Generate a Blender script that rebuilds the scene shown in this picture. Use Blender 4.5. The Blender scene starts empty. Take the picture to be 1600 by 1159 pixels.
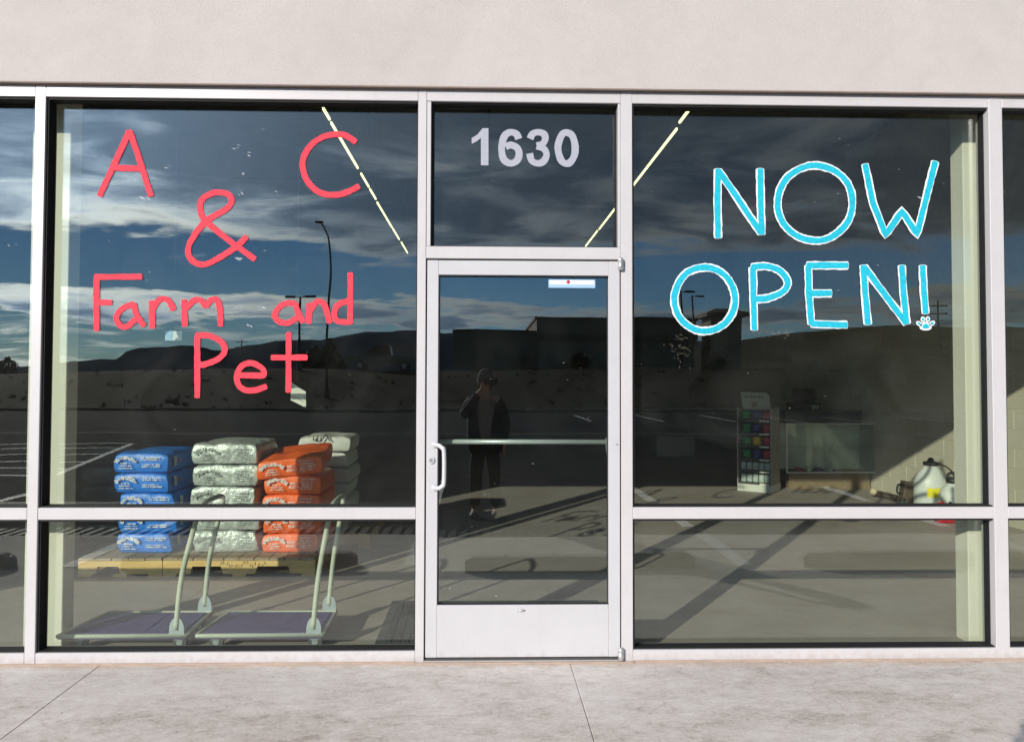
import bpy, math, random
from mathutils import Vector, Matrix, noise as mnoise
R = math.radians
scene = bpy.context.scene
COL = scene.collection

# ------------------------------------------------------------------ camera
FPX, PCX, PCY = 1202.0, 783.47, 561.24
EYE = Vector((0.0, -4.08, 1.48))
yw, pt, rl = R(1.398), R(1.588), R(0.170)
FW = Vector((math.sin(yw)*math.cos(pt), math.cos(yw)*math.cos(pt), math.sin(pt)))
RT0 = Vector((math.cos(yw), -math.sin(yw), 0)); UP0 = RT0.cross(FW)
RT = RT0*math.cos(rl) + UP0*math.sin(rl); UP = -RT0*math.sin(rl) + UP0*math.cos(rl)
cam = bpy.data.cameras.new('camera'); camo = bpy.data.objects.new('camera', cam); COL.objects.link(camo)
m3 = Matrix((RT, UP, -FW)).transposed()
camo.matrix_world = Matrix.Translation(EYE) @ m3.to_4x4()
cam.sensor_width = 36.0; cam.lens = FPX/1600*36.0
cam.shift_x = (800-PCX)/1600; cam.shift_y = (PCY-579.5)/1600
cam.clip_start = 0.01; cam.clip_end = 30000
scene.camera = camo

# ------------------------------------------------------------------ sun and sky
SUN_AZ, SUN_EL = R(34.4), R(20.0)
SUND = Vector((-math.sin(SUN_AZ)*math.cos(SUN_EL), -math.cos(SUN_AZ)*math.cos(SUN_EL), math.sin(SUN_EL)))
sl = bpy.data.lights.new('sun', 'SUN'); sl.energy = 4.4; sl.angle = R(0.5); sl.color = (1.0, 0.93, 0.84)
so = bpy.data.objects.new('sun', sl); COL.objects.link(so)
so.rotation_euler = SUND.to_track_quat('Z', 'Y').to_euler(); so.location = (-20, -30, 20)

world = bpy.data.worlds.new('World'); scene.world = world; world.use_nodes = True
wt = world.node_tree; wt.nodes.clear()
def wn(t, **k):
    n = wt.nodes.new(t)
    for a, b in k.items(): setattr(n, a, b)
    return n
def wm(op, a, b=None, c=None, clamp=False):
    n = wt.nodes.new('ShaderNodeMath'); n.operation = op; n.use_clamp = clamp
    for i, v in enumerate((a, b, c)):
        if v is None: continue
        if isinstance(v, (int, float)): n.inputs[i].default_value = v
        else: wt.links.new(v, n.inputs[i])
    return n.outputs[0]
def wramp(v, stops, interp='EASE'):
    n = wt.nodes.new('ShaderNodeValToRGB'); n.color_ramp.interpolation = interp
    e = n.color_ramp.elements
    while len(e) < len(stops): e.new(0.5)
    for k, (p, c) in enumerate(stops):
        e[k].position = p; e[k].color = (c, c, c, 1) if isinstance(c, (int, float)) else (*c, 1)
    wt.links.new(v, n.inputs[0]); return n.outputs[0]
sky = wn('ShaderNodeTexSky', sky_type='NISHITA', sun_disc=False)
sky.sun_elevation = SUN_EL; sky.sun_rotation = math.atan2(SUND.x, SUND.y)
sky.altitude = 1500; sky.air_density = 1.1; sky.dust_density = 0.0; sky.ozone_density = 3.0
tc = wn('ShaderNodeTexCoord')
sep = wn('ShaderNodeSeparateXYZ'); wt.links.new(tc.outputs['Generated'], sep.inputs[0])
X_, Y_, Z_ = sep.outputs
zc = wm('MAXIMUM', Z_, 0.0)
rr = wm('SQRT', wm('ADD', wm('MULTIPLY', X_, X_), wm('MULTIPLY', Y_, Y_)))
el = wm('DIVIDE', zc, wm('MAXIMUM', rr, 0.02))                 # tan of the elevation
den = wm('ADD', zc, 0.10)
cx = wn('ShaderNodeCombineXYZ'); wt.links.new(wm('DIVIDE', X_, den), cx.inputs[0]); wt.links.new(wm('DIVIDE', Y_, den), cx.inputs[1])
def wnoise(scale, detail, rough, dist=0.0, vec=None, off=(0, 0, 0), sc=(1, 1, 1), rot=0.0):
    mp = wn('ShaderNodeMapping'); mp.inputs['Location'].default_value = off; mp.inputs['Scale'].default_value = sc
    mp.inputs['Rotation'].default_value = (0, 0, rot)
    wt.links.new(vec or cx.outputs[0], mp.inputs[0])
    n = wn('ShaderNodeTexNoise'); n.inputs['Scale'].default_value = scale; n.inputs['Detail'].default_value = detail
    n.inputs['Roughness'].default_value = rough; n.inputs['Distortion'].default_value = dist
    wt.links.new(mp.outputs[0], n.inputs[0]); return n.outputs[0]
n_big = wnoise(0.55, 3, 0.5, 0.3, off=(3.1, 1.7, 0))
n_fine = wnoise(1.9, 9, 0.62, 0.5, off=(0.4, 5.2, 0), sc=(1.0, 1.35, 1), rot=0.35)
n_edge = wnoise(2.4, 6, 0.6, 0.2, off=(9.4, 2.2, 0))
# the deck of cloud starts at some 9 degrees, with a clear strip below it and a thin bank above the hills
elw = wm('ADD', el, wm('ADD', wm('MULTIPLY', wm('SUBTRACT', n_big, 0.5), 0.075), wm('MULTIPLY', wm('SUBTRACT', n_edge, 0.5), 0.045)))
cover = wramp(elw, [(0.0, 0.46), (0.045, 0.27), (0.066, 0.30), (0.080, 0.74), (0.095, 0.58), (0.106, 0.10), (0.150, 0.08), (0.186, 0.70), (0.27, 0.90), (0.60, 0.76)])
dens = wm('ADD', cover, wm('MULTIPLY', wm('SUBTRACT', n_fine, 0.5), 1.35))
mask = wm('MULTIPLY', wramp(dens, [(0.26, 0.0), (0.68, 0.97)]), wramp(wm('ADD', Z_, 0.02), [(0.0, 0.0), (0.03, 1.0)]))
dot = wn('ShaderNodeVectorMath', operation='DOT_PRODUCT'); wt.links.new(tc.outputs['Generated'], dot.inputs[0]); dot.inputs[1].default_value = SUND
near = wm('MAXIMUM', dot.outputs['Value'], 0.0)
glow = wm('ADD', wm('MULTIPLY', wm('POWER', near, 20.0), 3.4), wm('MULTIPLY', wm('POWER', near, 6.0), 0.35))
thick = wramp(wm('ADD', dens, wm('MULTIPLY', wm('SUBTRACT', n_big, 0.5), 1.1)), [(0.42, 0.0), (0.95, 1.0)])
lowb = wramp(el, [(0.07, 1.0), (0.20, 0.0)])
base = wm('ADD', wm('MULTIPLY', wm('SUBTRACT', 1.0, thick), 0.58), 0.31)
base = wm('MULTIPLY', wm('ADD', base, wm('MULTIPLY', lowb, 0.30)), wm('ADD', 0.02, wm('MULTIPLY', near, 1.12)))
bright = wm('ADD', base, wm('MULTIPLY', glow, wm('ADD', wm('MULTIPLY', wm('SUBTRACT', 1.0, thick), 1.35), 0.42)))
tint = wn('ShaderNodeMixRGB'); wt.links.new(thick, tint.inputs[0]); tint.inputs[1].default_value = (0.96, 1.0, 0.98, 1); tint.inputs[2].default_value = (0.56, 0.80, 1.18, 1)
cc = wn('ShaderNodeVectorMath', operation='SCALE'); wt.links.new(tint.outputs[0], cc.inputs[0]); wt.links.new(bright, cc.inputs['Scale'])
skb = wn('ShaderNodeBackground'); skb.inputs[1].default_value = 0.12
cool = wn('ShaderNodeMixRGB', blend_type='MULTIPLY'); cool.inputs[0].default_value = 1.0; cool.inputs[2].default_value = (0.66, 0.90, 1.14, 1)
wt.links.new(sky.outputs[0], cool.inputs[1]); wt.links.new(cool.outputs[0], skb.inputs[0])
clb = wn('ShaderNodeBackground'); clb.inputs[1].default_value = 1.0; wt.links.new(cc.outputs[0], clb.inputs[0])
mx = wn('ShaderNodeMixShader'); wt.links.new(mask, mx.inputs[0]); wt.links.new(skb.outputs[0], mx.inputs[1]); wt.links.new(clb.outputs[0], mx.inputs[2])
wo = wn('ShaderNodeOutputWorld'); wt.links.new(mx.outputs[0], wo.inputs[0])

scene.view_settings.view_transform = 'Standard'; scene.view_settings.look = 'None'
scene.view_settings.exposure = 0.22; scene.view_settings.gamma = 1.0
scene.cycles.max_bounces = 10; scene.cycles.transparent_max_bounces = 24
scene.cycles.glossy_bounces = 4; scene.cycles.diffuse_bounces = 5
scene.cycles.sample_clamp_indirect = 8.0
scene.cycles.caustics_reflective = False; scene.cycles.caustics_refractive = False

# ------------------------------------------------------------------ helpers
def ray(px, py):
    return (RT*((px-PCX)/FPX) - UP*((py-PCY)/FPX) + FW)
def P(px, py, X=None, Y=None, Z=None):
    """point of the place that lies on a known plane"""
    d = ray(px, py)
    t = (X-EYE.x)/d.x if X is not None else (Y-EYE.y)/d.y if Y is not None else (Z-EYE.z)/d.z
    return EYE + d*t
def FX(px, py=600, y=0.0): return P(px, py, Y=y).x
def FZ(py, px=800, y=0.0): return P(px, py, Y=y).z

def new_mat(name):
    m = bpy.data.materials.new(name); m.use_nodes = True
    t = m.node_tree; b = t.nodes['Principled BSDF']; return m, t, b
def mat(name, col, rough=0.6, metal=0.0, var=0.12, scale=8.0, bump=0.0, bscale=60.0, spec=0.5, detail=5, col2=None, coat=0.0, emit=None, estr=0.0):
    m, t, b = new_mat(name)
    b.inputs['Roughness'].default_value = rough; b.inputs['Metallic'].default_value = metal
    b.inputs['Specular IOR Level'].default_value = spec
    if coat: b.inputs['Coat Weight'].default_value = coat
    tcn = t.nodes.new('ShaderNodeTexCoord')
    n = t.nodes.new('ShaderNodeTexNoise'); n.inputs['Scale'].default_value = scale; n.inputs['Detail'].default_value = detail
    n.inputs['Roughness'].default_value = 0.62
    t.links.new(tcn.outputs['Object'], n.inputs['Vector'])
    r = t.nodes.new('ShaderNodeValToRGB')
    lo = col2 or tuple(c*(1-var) for c in col); hi = tuple(min(1, c*(1+var)) for c in col)
    r.color_ramp.elements[0].position = 0.32; r.color_ramp.elements[1].position = 0.70
    r.color_ramp.elements[0].color = (*lo, 1); r.color_ramp.elements[1].color = (*hi, 1)
    t.links.new(n.outputs[0], r.inputs[0]); t.links.new(r.outputs[0], b.inputs['Base Color'])
    if bump:
        n2 = t.nodes.new('ShaderNodeTexNoise'); n2.inputs['Scale'].default_value = bscale; n2.inputs['Detail'].default_value = 6
        t.links.new(tcn.outputs['Object'], n2.inputs['Vector'])
        bp = t.nodes.new('ShaderNodeBump'); bp.inputs['Strength'].default_value = bump; bp.inputs['Distance'].default_value = 0.01
        t.links.new(n2.outputs[0], bp.inputs['Height']); t.links.new(bp.outputs[0], b.inputs['Normal'])
    if emit:
        b.inputs['Emission Color'].default_value = (*emit, 1); b.inputs['Emission Strength'].default_value = estr
    return m
def layered(name, cols, scales, weights, rough=0.8, bump=0.25, bscale=120.0, stretch=(1, 1, 1), rot=0.0, speck=0.0, spec=0.35):
    """several sizes of mottling summed: concrete, asphalt, stucco, soil"""
    m, t, b = new_mat(name); b.inputs['Roughness'].default_value = rough; b.inputs['Specular IOR Level'].default_value = spec
    tcn = t.nodes.new('ShaderNodeTexCoord'); mp = t.nodes.new('ShaderNodeMapping')
    mp.inputs['Scale'].default_value = stretch; mp.inputs['Rotation'].default_value = (0, 0, rot)
    t.links.new(tcn.outputs['Object'], mp.inputs[0])
    acc = None
    for s, w in zip(scales, weights):
        n = t.nodes.new('ShaderNodeTexNoise'); n.inputs['Scale'].default_value = s; n.inputs['Detail'].default_value = 8; n.inputs['Roughness'].default_value = 0.65
        n.inputs['Distortion'].default_value = 0.6
        t.links.new(mp.outputs[0], n.inputs['Vector'])
        k = t.nodes.new('ShaderNodeMath'); k.operation = 'MULTIPLY'; k.inputs[1].default_value = w; t.links.new(n.outputs[0], k.inputs[0])
        if acc is None: acc = k.outputs[0]
        else:
            a = t.nodes.new('ShaderNodeMath'); a.operation = 'ADD'; t.links.new(acc, a.inputs[0]); t.links.new(k.outputs[0], a.inputs[1]); acc = a.outputs[0]
    r = t.nodes.new('ShaderNodeValToRGB'); e = r.color_ramp.elements
    while len(e) < len(cols): e.new(0.5)
    for i, (p, c) in enumerate(cols): e[i].position = p; e[i].color = (*c, 1)
    t.links.new(acc, r.inputs[0]); out = r.outputs[0]
    if speck:
        n = t.nodes.new('ShaderNodeTexNoise'); n.inputs['Scale'].default_value = 260; n.inputs['Detail'].default_value = 2; t.links.new(tcn.outputs['Object'], n.inputs['Vector'])
        rr_ = t.nodes.new('ShaderNodeValToRGB'); rr_.color_ramp.elements[0].position = 0.30; rr_.color_ramp.elements[1].position = 0.70
        rr_.color_ramp.elements[0].color = (1-speck,)*3+(1,); rr_.color_ramp.elements[1].color = (1, 1, 1, 1); t.links.new(n.outputs[0], rr_.inputs[0])
        mm = t.nodes.new('ShaderNodeMixRGB'); mm.blend_type = 'MULTIPLY'; mm.inputs[0].default_value = 1; t.links.new(out, mm.inputs[1]); t.links.new(rr_.outputs[0], mm.inputs[2]); out = mm.outputs[0]
    t.links.new(out, b.inputs['Base Color'])
    n2 = t.nodes.new('ShaderNodeTexNoise'); n2.inputs['Scale'].default_value = bscale; n2.inputs['Detail'].default_value = 5; t.links.new(tcn.outputs['Object'], n2.inputs['Vector'])
    bp = t.nodes.new('ShaderNodeBump'); bp.inputs['Strength'].default_value = bump; bp.inputs['Distance'].default_value = 0.008
    t.links.new(n2.outputs[0], bp.inputs['Height']); t.links.new(bp.outputs[0], b.inputs['Normal'])
    return m

def glass_mat(name, refl=0.078, tint=(0.906, 0.930, 0.884), dirt=0.010):
    m = bpy.data.materials.new(name); m.use_nodes = True; t = m.node_tree; t.nodes.clear()
    lw = t.nodes.new('ShaderNodeLayerWeight'); lw.inputs['Blend'].default_value = 0.5
    pw = t.nodes.new('ShaderNodeMath'); pw.operation = 'POWER'; pw.inputs[1].default_value = 5; t.links.new(lw.outputs['Facing'], pw.inputs[0])
    ma = t.nodes.new('ShaderNodeMath'); ma.operation = 'MULTIPLY_ADD'; ma.inputs[1].default_value = 1-refl; ma.inputs[2].default_value = refl; t.links.new(pw.outputs[0], ma.inputs[0])
    tr = t.nodes.new('ShaderNodeBsdfTransparent'); tr.inputs[0].default_value = (*tint, 1)
    gl = t.nodes.new('ShaderNodeBsdfGlossy'); gl.inputs['Roughness'].default_value = 0.0; gl.inputs['Color'].default_value = (0.97, 1.0, 0.99, 1)
    # the pane is not perfectly flat: a very long, weak waviness
    tcn = t.nodes.new('ShaderNodeTexCoord')
    nw = t.nodes.new('ShaderNodeTexNoise'); nw.inputs['Scale'].default_value = 1.6; nw.inputs['Detail'].default_value = 1; t.links.new(tcn.outputs['Object'], nw.inputs['Vector'])
    bp = t.nodes.new('ShaderNodeBump'); bp.inputs['Strength'].default_value = 0.12; bp.inputs['Distance'].default_value = 0.01
    t.links.new(nw.outputs[0], bp.inputs['Height']); t.links.new(bp.outputs[0], gl.inputs['Normal'])
    m1 = t.nodes.new('ShaderNodeMixShader'); t.links.new(ma.outputs[0], m1.inputs[0]); t.links.new(tr.outputs[0], m1.inputs[1]); t.links.new(gl.outputs[0], m1.inputs[2])
    # dust film, wiped streaks and flecks
    df = t.nodes.new('ShaderNodeBsdfDiffuse'); df.inputs[0].default_value = (0.75, 0.75, 0.72, 1)
    n1 = t.nodes.new('ShaderNodeTexNoise'); n1.inputs['Scale'].default_value = 2.2; n1.inputs['Detail'].default_value = 7; n1.inputs['Distortion'].default_value = 1.5; t.links.new(tcn.outputs['Object'], n1.inputs['Vector'])
    r1 = t.nodes.new('ShaderNodeMapRange'); r1.inputs[1].default_value = 0.45; r1.inputs[2].default_value = 0.8; r1.inputs[3].default_value = dirt*0.12; r1.inputs[4].default_value = dirt; t.links.new(n1.outputs[0], r1.inputs[0])
    mp = t.nodes.new('ShaderNodeMapping'); mp.inputs['Rotation'].default_value = (0, 0.6, 0); mp.inputs['Scale'].default_value = (26, 26, 80); t.links.new(tcn.outputs['Object'], mp.inputs[0])
    n2 = t.nodes.new('ShaderNodeTexNoise'); n2.inputs['Scale'].default_value = 1.0; n2.inputs['Detail'].default_value = 3; t.links.new(mp.outputs[0], n2.inputs['Vector'])
    r2 = t.nodes.new('ShaderNodeMapRange'); r2.inputs[1].default_value = 0.752; r2.inputs[2].default_value = 0.80; r2.inputs[3].default_value = 0.0; r2.inputs[4].default_value = 0.30; t.links.new(n2.outputs[0], r2.inputs[0])
    ad = t.nodes.new('ShaderNodeMath'); ad.operation = 'ADD'; ad.use_clamp = True; t.links.new(r1.outputs[0], ad.inputs[0]); t.links.new(r2.outputs[0], ad.inputs[1])
    m2 = t.nodes.new('ShaderNodeMixShader'); t.links.new(ad.outputs[0], m2.inputs[0]); t.links.new(m1.outputs[0], m2.inputs[1]); t.links.new(df.outputs[0], m2.inputs[2])
    o = t.nodes.new('ShaderNodeOutputMaterial'); t.links.new(m2.outputs[0], o.inputs[0])
    return m

class MB:
    def __init__(s): s.v = []; s.f = []; s.sm = []
    def add(s, vs, fs, smooth=False):
        o = len(s.v); s.v += [tuple(v) for v in vs]; s.f += [tuple(i+o for i in f) for f in fs]; s.sm += [smooth]*len(fs); return s
    def box(s, a, b, rz=0.0, piv=None, bev=0.0):
        x0, y0, z0 = a; x1, y1, z1 = b
        if bev > 0:
            bx = min(bev, (x1-x0)*.45, (y1-y0)*.45, (z1-z0)*.45)
            # chamfered box: 24 verts
            vs = []; idx = {}
            for ix in (0, 1):
                for iy in (0, 1):
                    for iz in (0, 1):
                        X = (x0, x1)[ix]; Y = (y0, y1)[iy]; Z = (z0, z1)[iz]
                        sx, sy, sz = (bx, -bx)[ix], (bx, -bx)[iy], (bx, -bx)[iz]
                        for ax, p in (('x', (X, Y+sy, Z+sz)), ('y', (X+sx, Y, Z+sz)), ('z', (X+sx, Y+sy, Z))):
                            idx[(ix, iy, iz, ax)] = len(vs); vs.append(p)
            fs = []
            I = lambda *k: idx[k]
            for i in (0, 1):
                q = [I(i, 0, 0, 'x'), I(i, 1, 0, 'x'), I(i, 1, 1, 'x'), I(i, 0, 1, 'x')]; fs.append(q if i else q[::-1])
                q = [I(0, i, 0, 'y'), I(0, i, 1, 'y'), I(1, i, 1, 'y'), I(1, i, 0, 'y')]; fs.append(q if i else q[::-1])
                q = [I(0, 0, i, 'z'), I(1, 0, i, 'z'), I(1, 1, i, 'z'), I(0, 1, i, 'z')]; fs.append(q if i else q[::-1])
            for i in (0, 1):
                for j in (0, 1):
                    fs.append([I(i, j, 0, 'x'), I(i, j, 0, 'y'), I(i, j, 1, 'y'), I(i, j, 1, 'x')])
                    fs.append([I(i, 0, j, 'x'), I(i, 0, j, 'z'), I(i, 1, j, 'z'), I(i, 1, j, 'x')])
                    fs.append([I(0, i, j, 'y'), I(0, i, j, 'z'), I(1, i, j, 'z'), I(1, i, j, 'y')])
                    for k in (0, 1): fs.append([I(i, j, k, 'x'), I(i, j, k, 'y'), I(i, j, k, 'z')])
        else:
            vs = [(x0, y0, z0), (x1, y0, z0), (x1, y1, z0), (x0, y1, z0), (x0, y0, z1), (x1, y0, z1), (x1, y1, z1), (x0, y1, z1)]
            fs = [(0, 3, 2, 1), (4, 5, 6, 7), (0, 1, 5, 4), (1, 2, 6, 5), (2, 3, 7, 6), (3, 0, 4, 7)]
        if rz:
            c, sn = math.cos(rz), math.sin(rz); px, py = piv or ((x0+x1)/2, (y0+y1)/2)
            vs = [(px+(x-px)*c-(y-py)*sn, py+(x-px)*sn+(y-py)*c, z) for x, y, z in vs]
        return s.add(vs, fs)
    def tube(s, pts, r, n=10, caps=True, smooth=True):
        pts = [Vector(p) for p in pts]; rs = r if isinstance(r, (list, tuple)) else [r]*len(pts)
        vs = []; fs = []; ref = None
        for i, p in enumerate(pts):
            t = ((pts[min(i+1, len(pts)-1)]-pts[max(i-1, 0)])).normalized()
            if ref is None: ref = Vector((0, 0, 1)) if abs(t.z) < .9 else Vector((1, 0, 0))
            a = t.cross(ref).normalized(); b = a.cross(t).normalized(); ref = b
            for k in range(n):
                w = 2*math.pi*k/n; vs.append(p+a*(rs[i]*math.cos(w))+b*(rs[i]*math.sin(w)))
        for i in range(len(pts)-1):
            for k in range(n): fs.append((i*n+k, i*n+(k+1) % n, (i+1)*n+(k+1) % n, (i+1)*n+k))
        s.add(vs, fs, smooth)
        if caps:
            o = len(s.v)-len(vs); s.f.append(tuple(o+k for k in range(n))[::-1]); s.f.append(tuple(o+(len(pts)-1)*n+k for k in range(n))); s.sm += [False, False]
        return s
    def lathe(s, prof, c=(0, 0, 0), n=24, sx=1.0, sy=1.0, smooth=True):
        vs = []; fs = []
        for r, z in prof:
            for k in range(n):
                w = 2*math.pi*k/n; vs.append((c[0]+r*sx*math.cos(w), c[1]+r*sy*math.sin(w), c[2]+z))
        for i in range(len(prof)-1):
            for k in range(n): fs.append((i*n+k, i*n+(k+1) % n, (i+1)*n+(k+1) % n, (i+1)*n+k))
        s.add(vs, fs, smooth); o = len(s.v)-len(vs)
        s.f.append(tuple(o+k for k in range(n))[::-1]); s.f.append(tuple(o+(len(prof)-1)*n+k for k in range(n))); s.sm += [False, False]
        return s
    def prism(s, poly, axis, a, b):
        """polygon extruded along an axis: 'y' uses (x,z) points, 'x' uses (y,z), 'z' uses (x,y)"""
        f = {'y': lambda p, t: (p[0], t, p[1]), 'x': lambda p, t: (t, p[0], p[1]), 'z': lambda p, t: (p[0], p[1], t)}[axis]
        n = len(poly); vs = [f(p, a) for p in poly]+[f(p, b) for p in poly]
        fs = [tuple(range(n)), tuple(range(2*n-1, n-1, -1))]+[(k, n+k, n+(k+1) % n, (k+1) % n) for k in range(n)]
        return s.add(vs, fs)
    def build(s, name, m, parent=None, loc=None):
        me = bpy.data.meshes.new(name); me.from_pydata(s.v, [], s.f)
        me.polygons.foreach_set('use_smooth', s.sm)
        import bmesh
        bm = bmesh.new(); bm.from_mesh(me); bmesh.ops.recalc_face_normals(bm, faces=bm.faces); bm.to_mesh(me); bm.free()
        me.materials.append(m); o = bpy.data.objects.new(name, me); COL.objects.link(o)
        if parent: o.parent = parent
        if loc: o.location = loc
        return o
def tag(o, label=None, cat=None, group=None, kind=None):
    if label: o['label'] = label
    if cat: o['category'] = cat
    if group: o['group'] = group
    if kind: o['kind'] = kind
    return o
def thing(name, label, cat, loc=(0, 0, 0), rz=0.0, group=None):
    o = bpy.data.objects.new(name, None); COL.objects.link(o); o.location = loc; o.rotation_euler = (0, 0, rz); o.empty_display_size = 0.1
    return tag(o, label, cat, group)
def B(name, m, parent, a, b, bev=0.0, **k):
    return MB().box(a, b, bev=bev, **k).build(name, m, parent)
def copy_tree(o, parent=None):
    c = o.copy(); COL.objects.link(c); c.parent = parent
    for ch in list(o.children): copy_tree(ch, c)
    return c
def smooth_path(pts, per=8, closed=False):
    pts = [Vector(p) for p in pts]; n = len(pts); out = []
    if n < 3: return pts
    rng = range(n if closed else n-1)
    for i in rng:
        g = (lambda k: pts[k % n]) if closed else (lambda k: pts[max(0, min(n-1, k))])
        p0, p1, p2, p3 = g(i-1), g(i), g(i+1), g(i+2)
        for k in range(per):
            t = k/per; t2 = t*t; t3 = t2*t
            out.append(0.5*((2*p1)+(-p0+p2)*t+(2*p0-5*p1+4*p2-p3)*t2+(-p0+3*p1-3*p2+p3)*t3))
    if not closed: out.append(pts[-1])
    return out
ORD = ['topmost', 'second from top', 'third from top', 'fourth from top', 'fifth from top', 'sixth from top']

# ------------------------------------------------------------------ materials
M = {}
M['stucco'] = layered('stucco_paint', [(0.35, (0.465, 0.422, 0.402)), (0.65, (0.53, 0.481, 0.460))], (1.2, 7.0), (0.6, 0.4), rough=0.9, bump=0.45, bscale=260, speck=0.12)
M['trim'] = mat('wall_edge_strip', (0.20, 0.155, 0.13), 0.8, var=0.15, scale=6)
M['frame'] = mat('white_aluminium', (0.495, 0.47, 0.475), 0.36, var=0.035, scale=5.0, spec=0.55)
M['door_paint'] = mat('door_aluminium', (0.465, 0.455, 0.468), 0.40, var=0.03, scale=4.0, spec=0.5)
def scuff(m, amt):
    t = m.node_tree; b = t.nodes['Principled BSDF']; col = b.inputs['Base Color'].links[0].from_socket; tcn = t.nodes.new('ShaderNodeTexCoord')
    mp = t.nodes.new('ShaderNodeMapping'); mp.inputs['Scale'].default_value = (9, 9, 2.2); t.links.new(tcn.outputs['Object'], mp.inputs[0])
    n = t.nodes.new('ShaderNodeTexNoise'); n.inputs['Scale'].default_value = 3.0; n.inputs['Detail'].default_value = 9; n.inputs['Roughness'].default_value = .72; t.links.new(mp.outputs[0], n.inputs['Vector'])
    r_ = t.nodes.new('ShaderNodeMapRange'); r_.inputs[1].default_value = .56; r_.inputs[2].default_value = .74; r_.inputs[3].default_value = 0; r_.inputs[4].default_value = amt; t.links.new(n.outputs[0], r_.inputs[0])
    # splashed dirt low down
    sp = t.nodes.new('ShaderNodeSeparateXYZ'); t.links.new(tcn.outputs['Object'], sp.inputs[0])
    n2 = t.nodes.new('ShaderNodeTexNoise'); n2.inputs['Scale'].default_value = 26; n2.inputs['Detail'].default_value = 7; t.links.new(tcn.outputs['Object'], n2.inputs['Vector'])
    s2 = t.nodes.new('ShaderNodeMath'); s2.operation = 'MULTIPLY_ADD'; t.links.new(n2.outputs[0], s2.inputs[0]); s2.inputs[1].default_value = -.16; t.links.new(sp.outputs[2], s2.inputs[2])
    r2 = t.nodes.new('ShaderNodeMapRange'); r2.inputs[1].default_value = -.085; r2.inputs[2].default_value = -.03; r2.inputs[3].default_value = .55; r2.inputs[4].default_value = 0; t.links.new(s2.outputs[0], r2.inputs[0])
    mx_ = t.nodes.new('ShaderNodeMath'); mx_.operation = 'MAXIMUM'; t.links.new(r_.outputs[0], mx_.inputs[0]); t.links.new(r2.outputs[0], mx_.inputs[1])
    mm = t.nodes.new('ShaderNodeMixRGB'); mm.blend_type = 'MULTIPLY'; t.links.new(mx_.outputs[0], mm.inputs[0]); t.links.new(col, mm.inputs[1]); mm.inputs[2].default_value = (.74, .68, .62, 1); t.links.new(mm.outputs[0], b.inputs['Base Color'])
scuff(M['frame'], .35); scuff(M['door_paint'], .18)
M['gasket_and_shade'] = mat('black_gasket_and_shade', (0.012, 0.012, 0.013), 0.7, var=0.2, scale=20, spec=0.25)  # black rubber; on the window reveals it also paints their shade
M['seal'] = mat('sealant', (0.36, 0.275, 0.22), 0.8, var=0.15, scale=9)
M['glass'] = glass_mat('shop_glass')
M['glass_door'] = glass_mat('door_glass', refl=0.09, tint=(0.86, 0.895, 0.875), dirt=0.006)
M['concrete'] = layered('walk_concrete', [(0.405, (0.40, 0.345, 0.305)), (0.45, (0.565, 0.500, 0.455)), (0.50, (0.665, 0.602, 0.560)), (0.55, (0.735, 0.678, 0.638)), (0.60, (0.81, 0.772, 0.742))], (0.9, 4.2, 16.0, 60.0), (0.28, 0.25, 0.23, 0.24), rough=0.85, bump=0.16, bscale=190, stretch=(1.0, 1.7, 1.0), rot=-0.55, speck=0.10)
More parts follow.
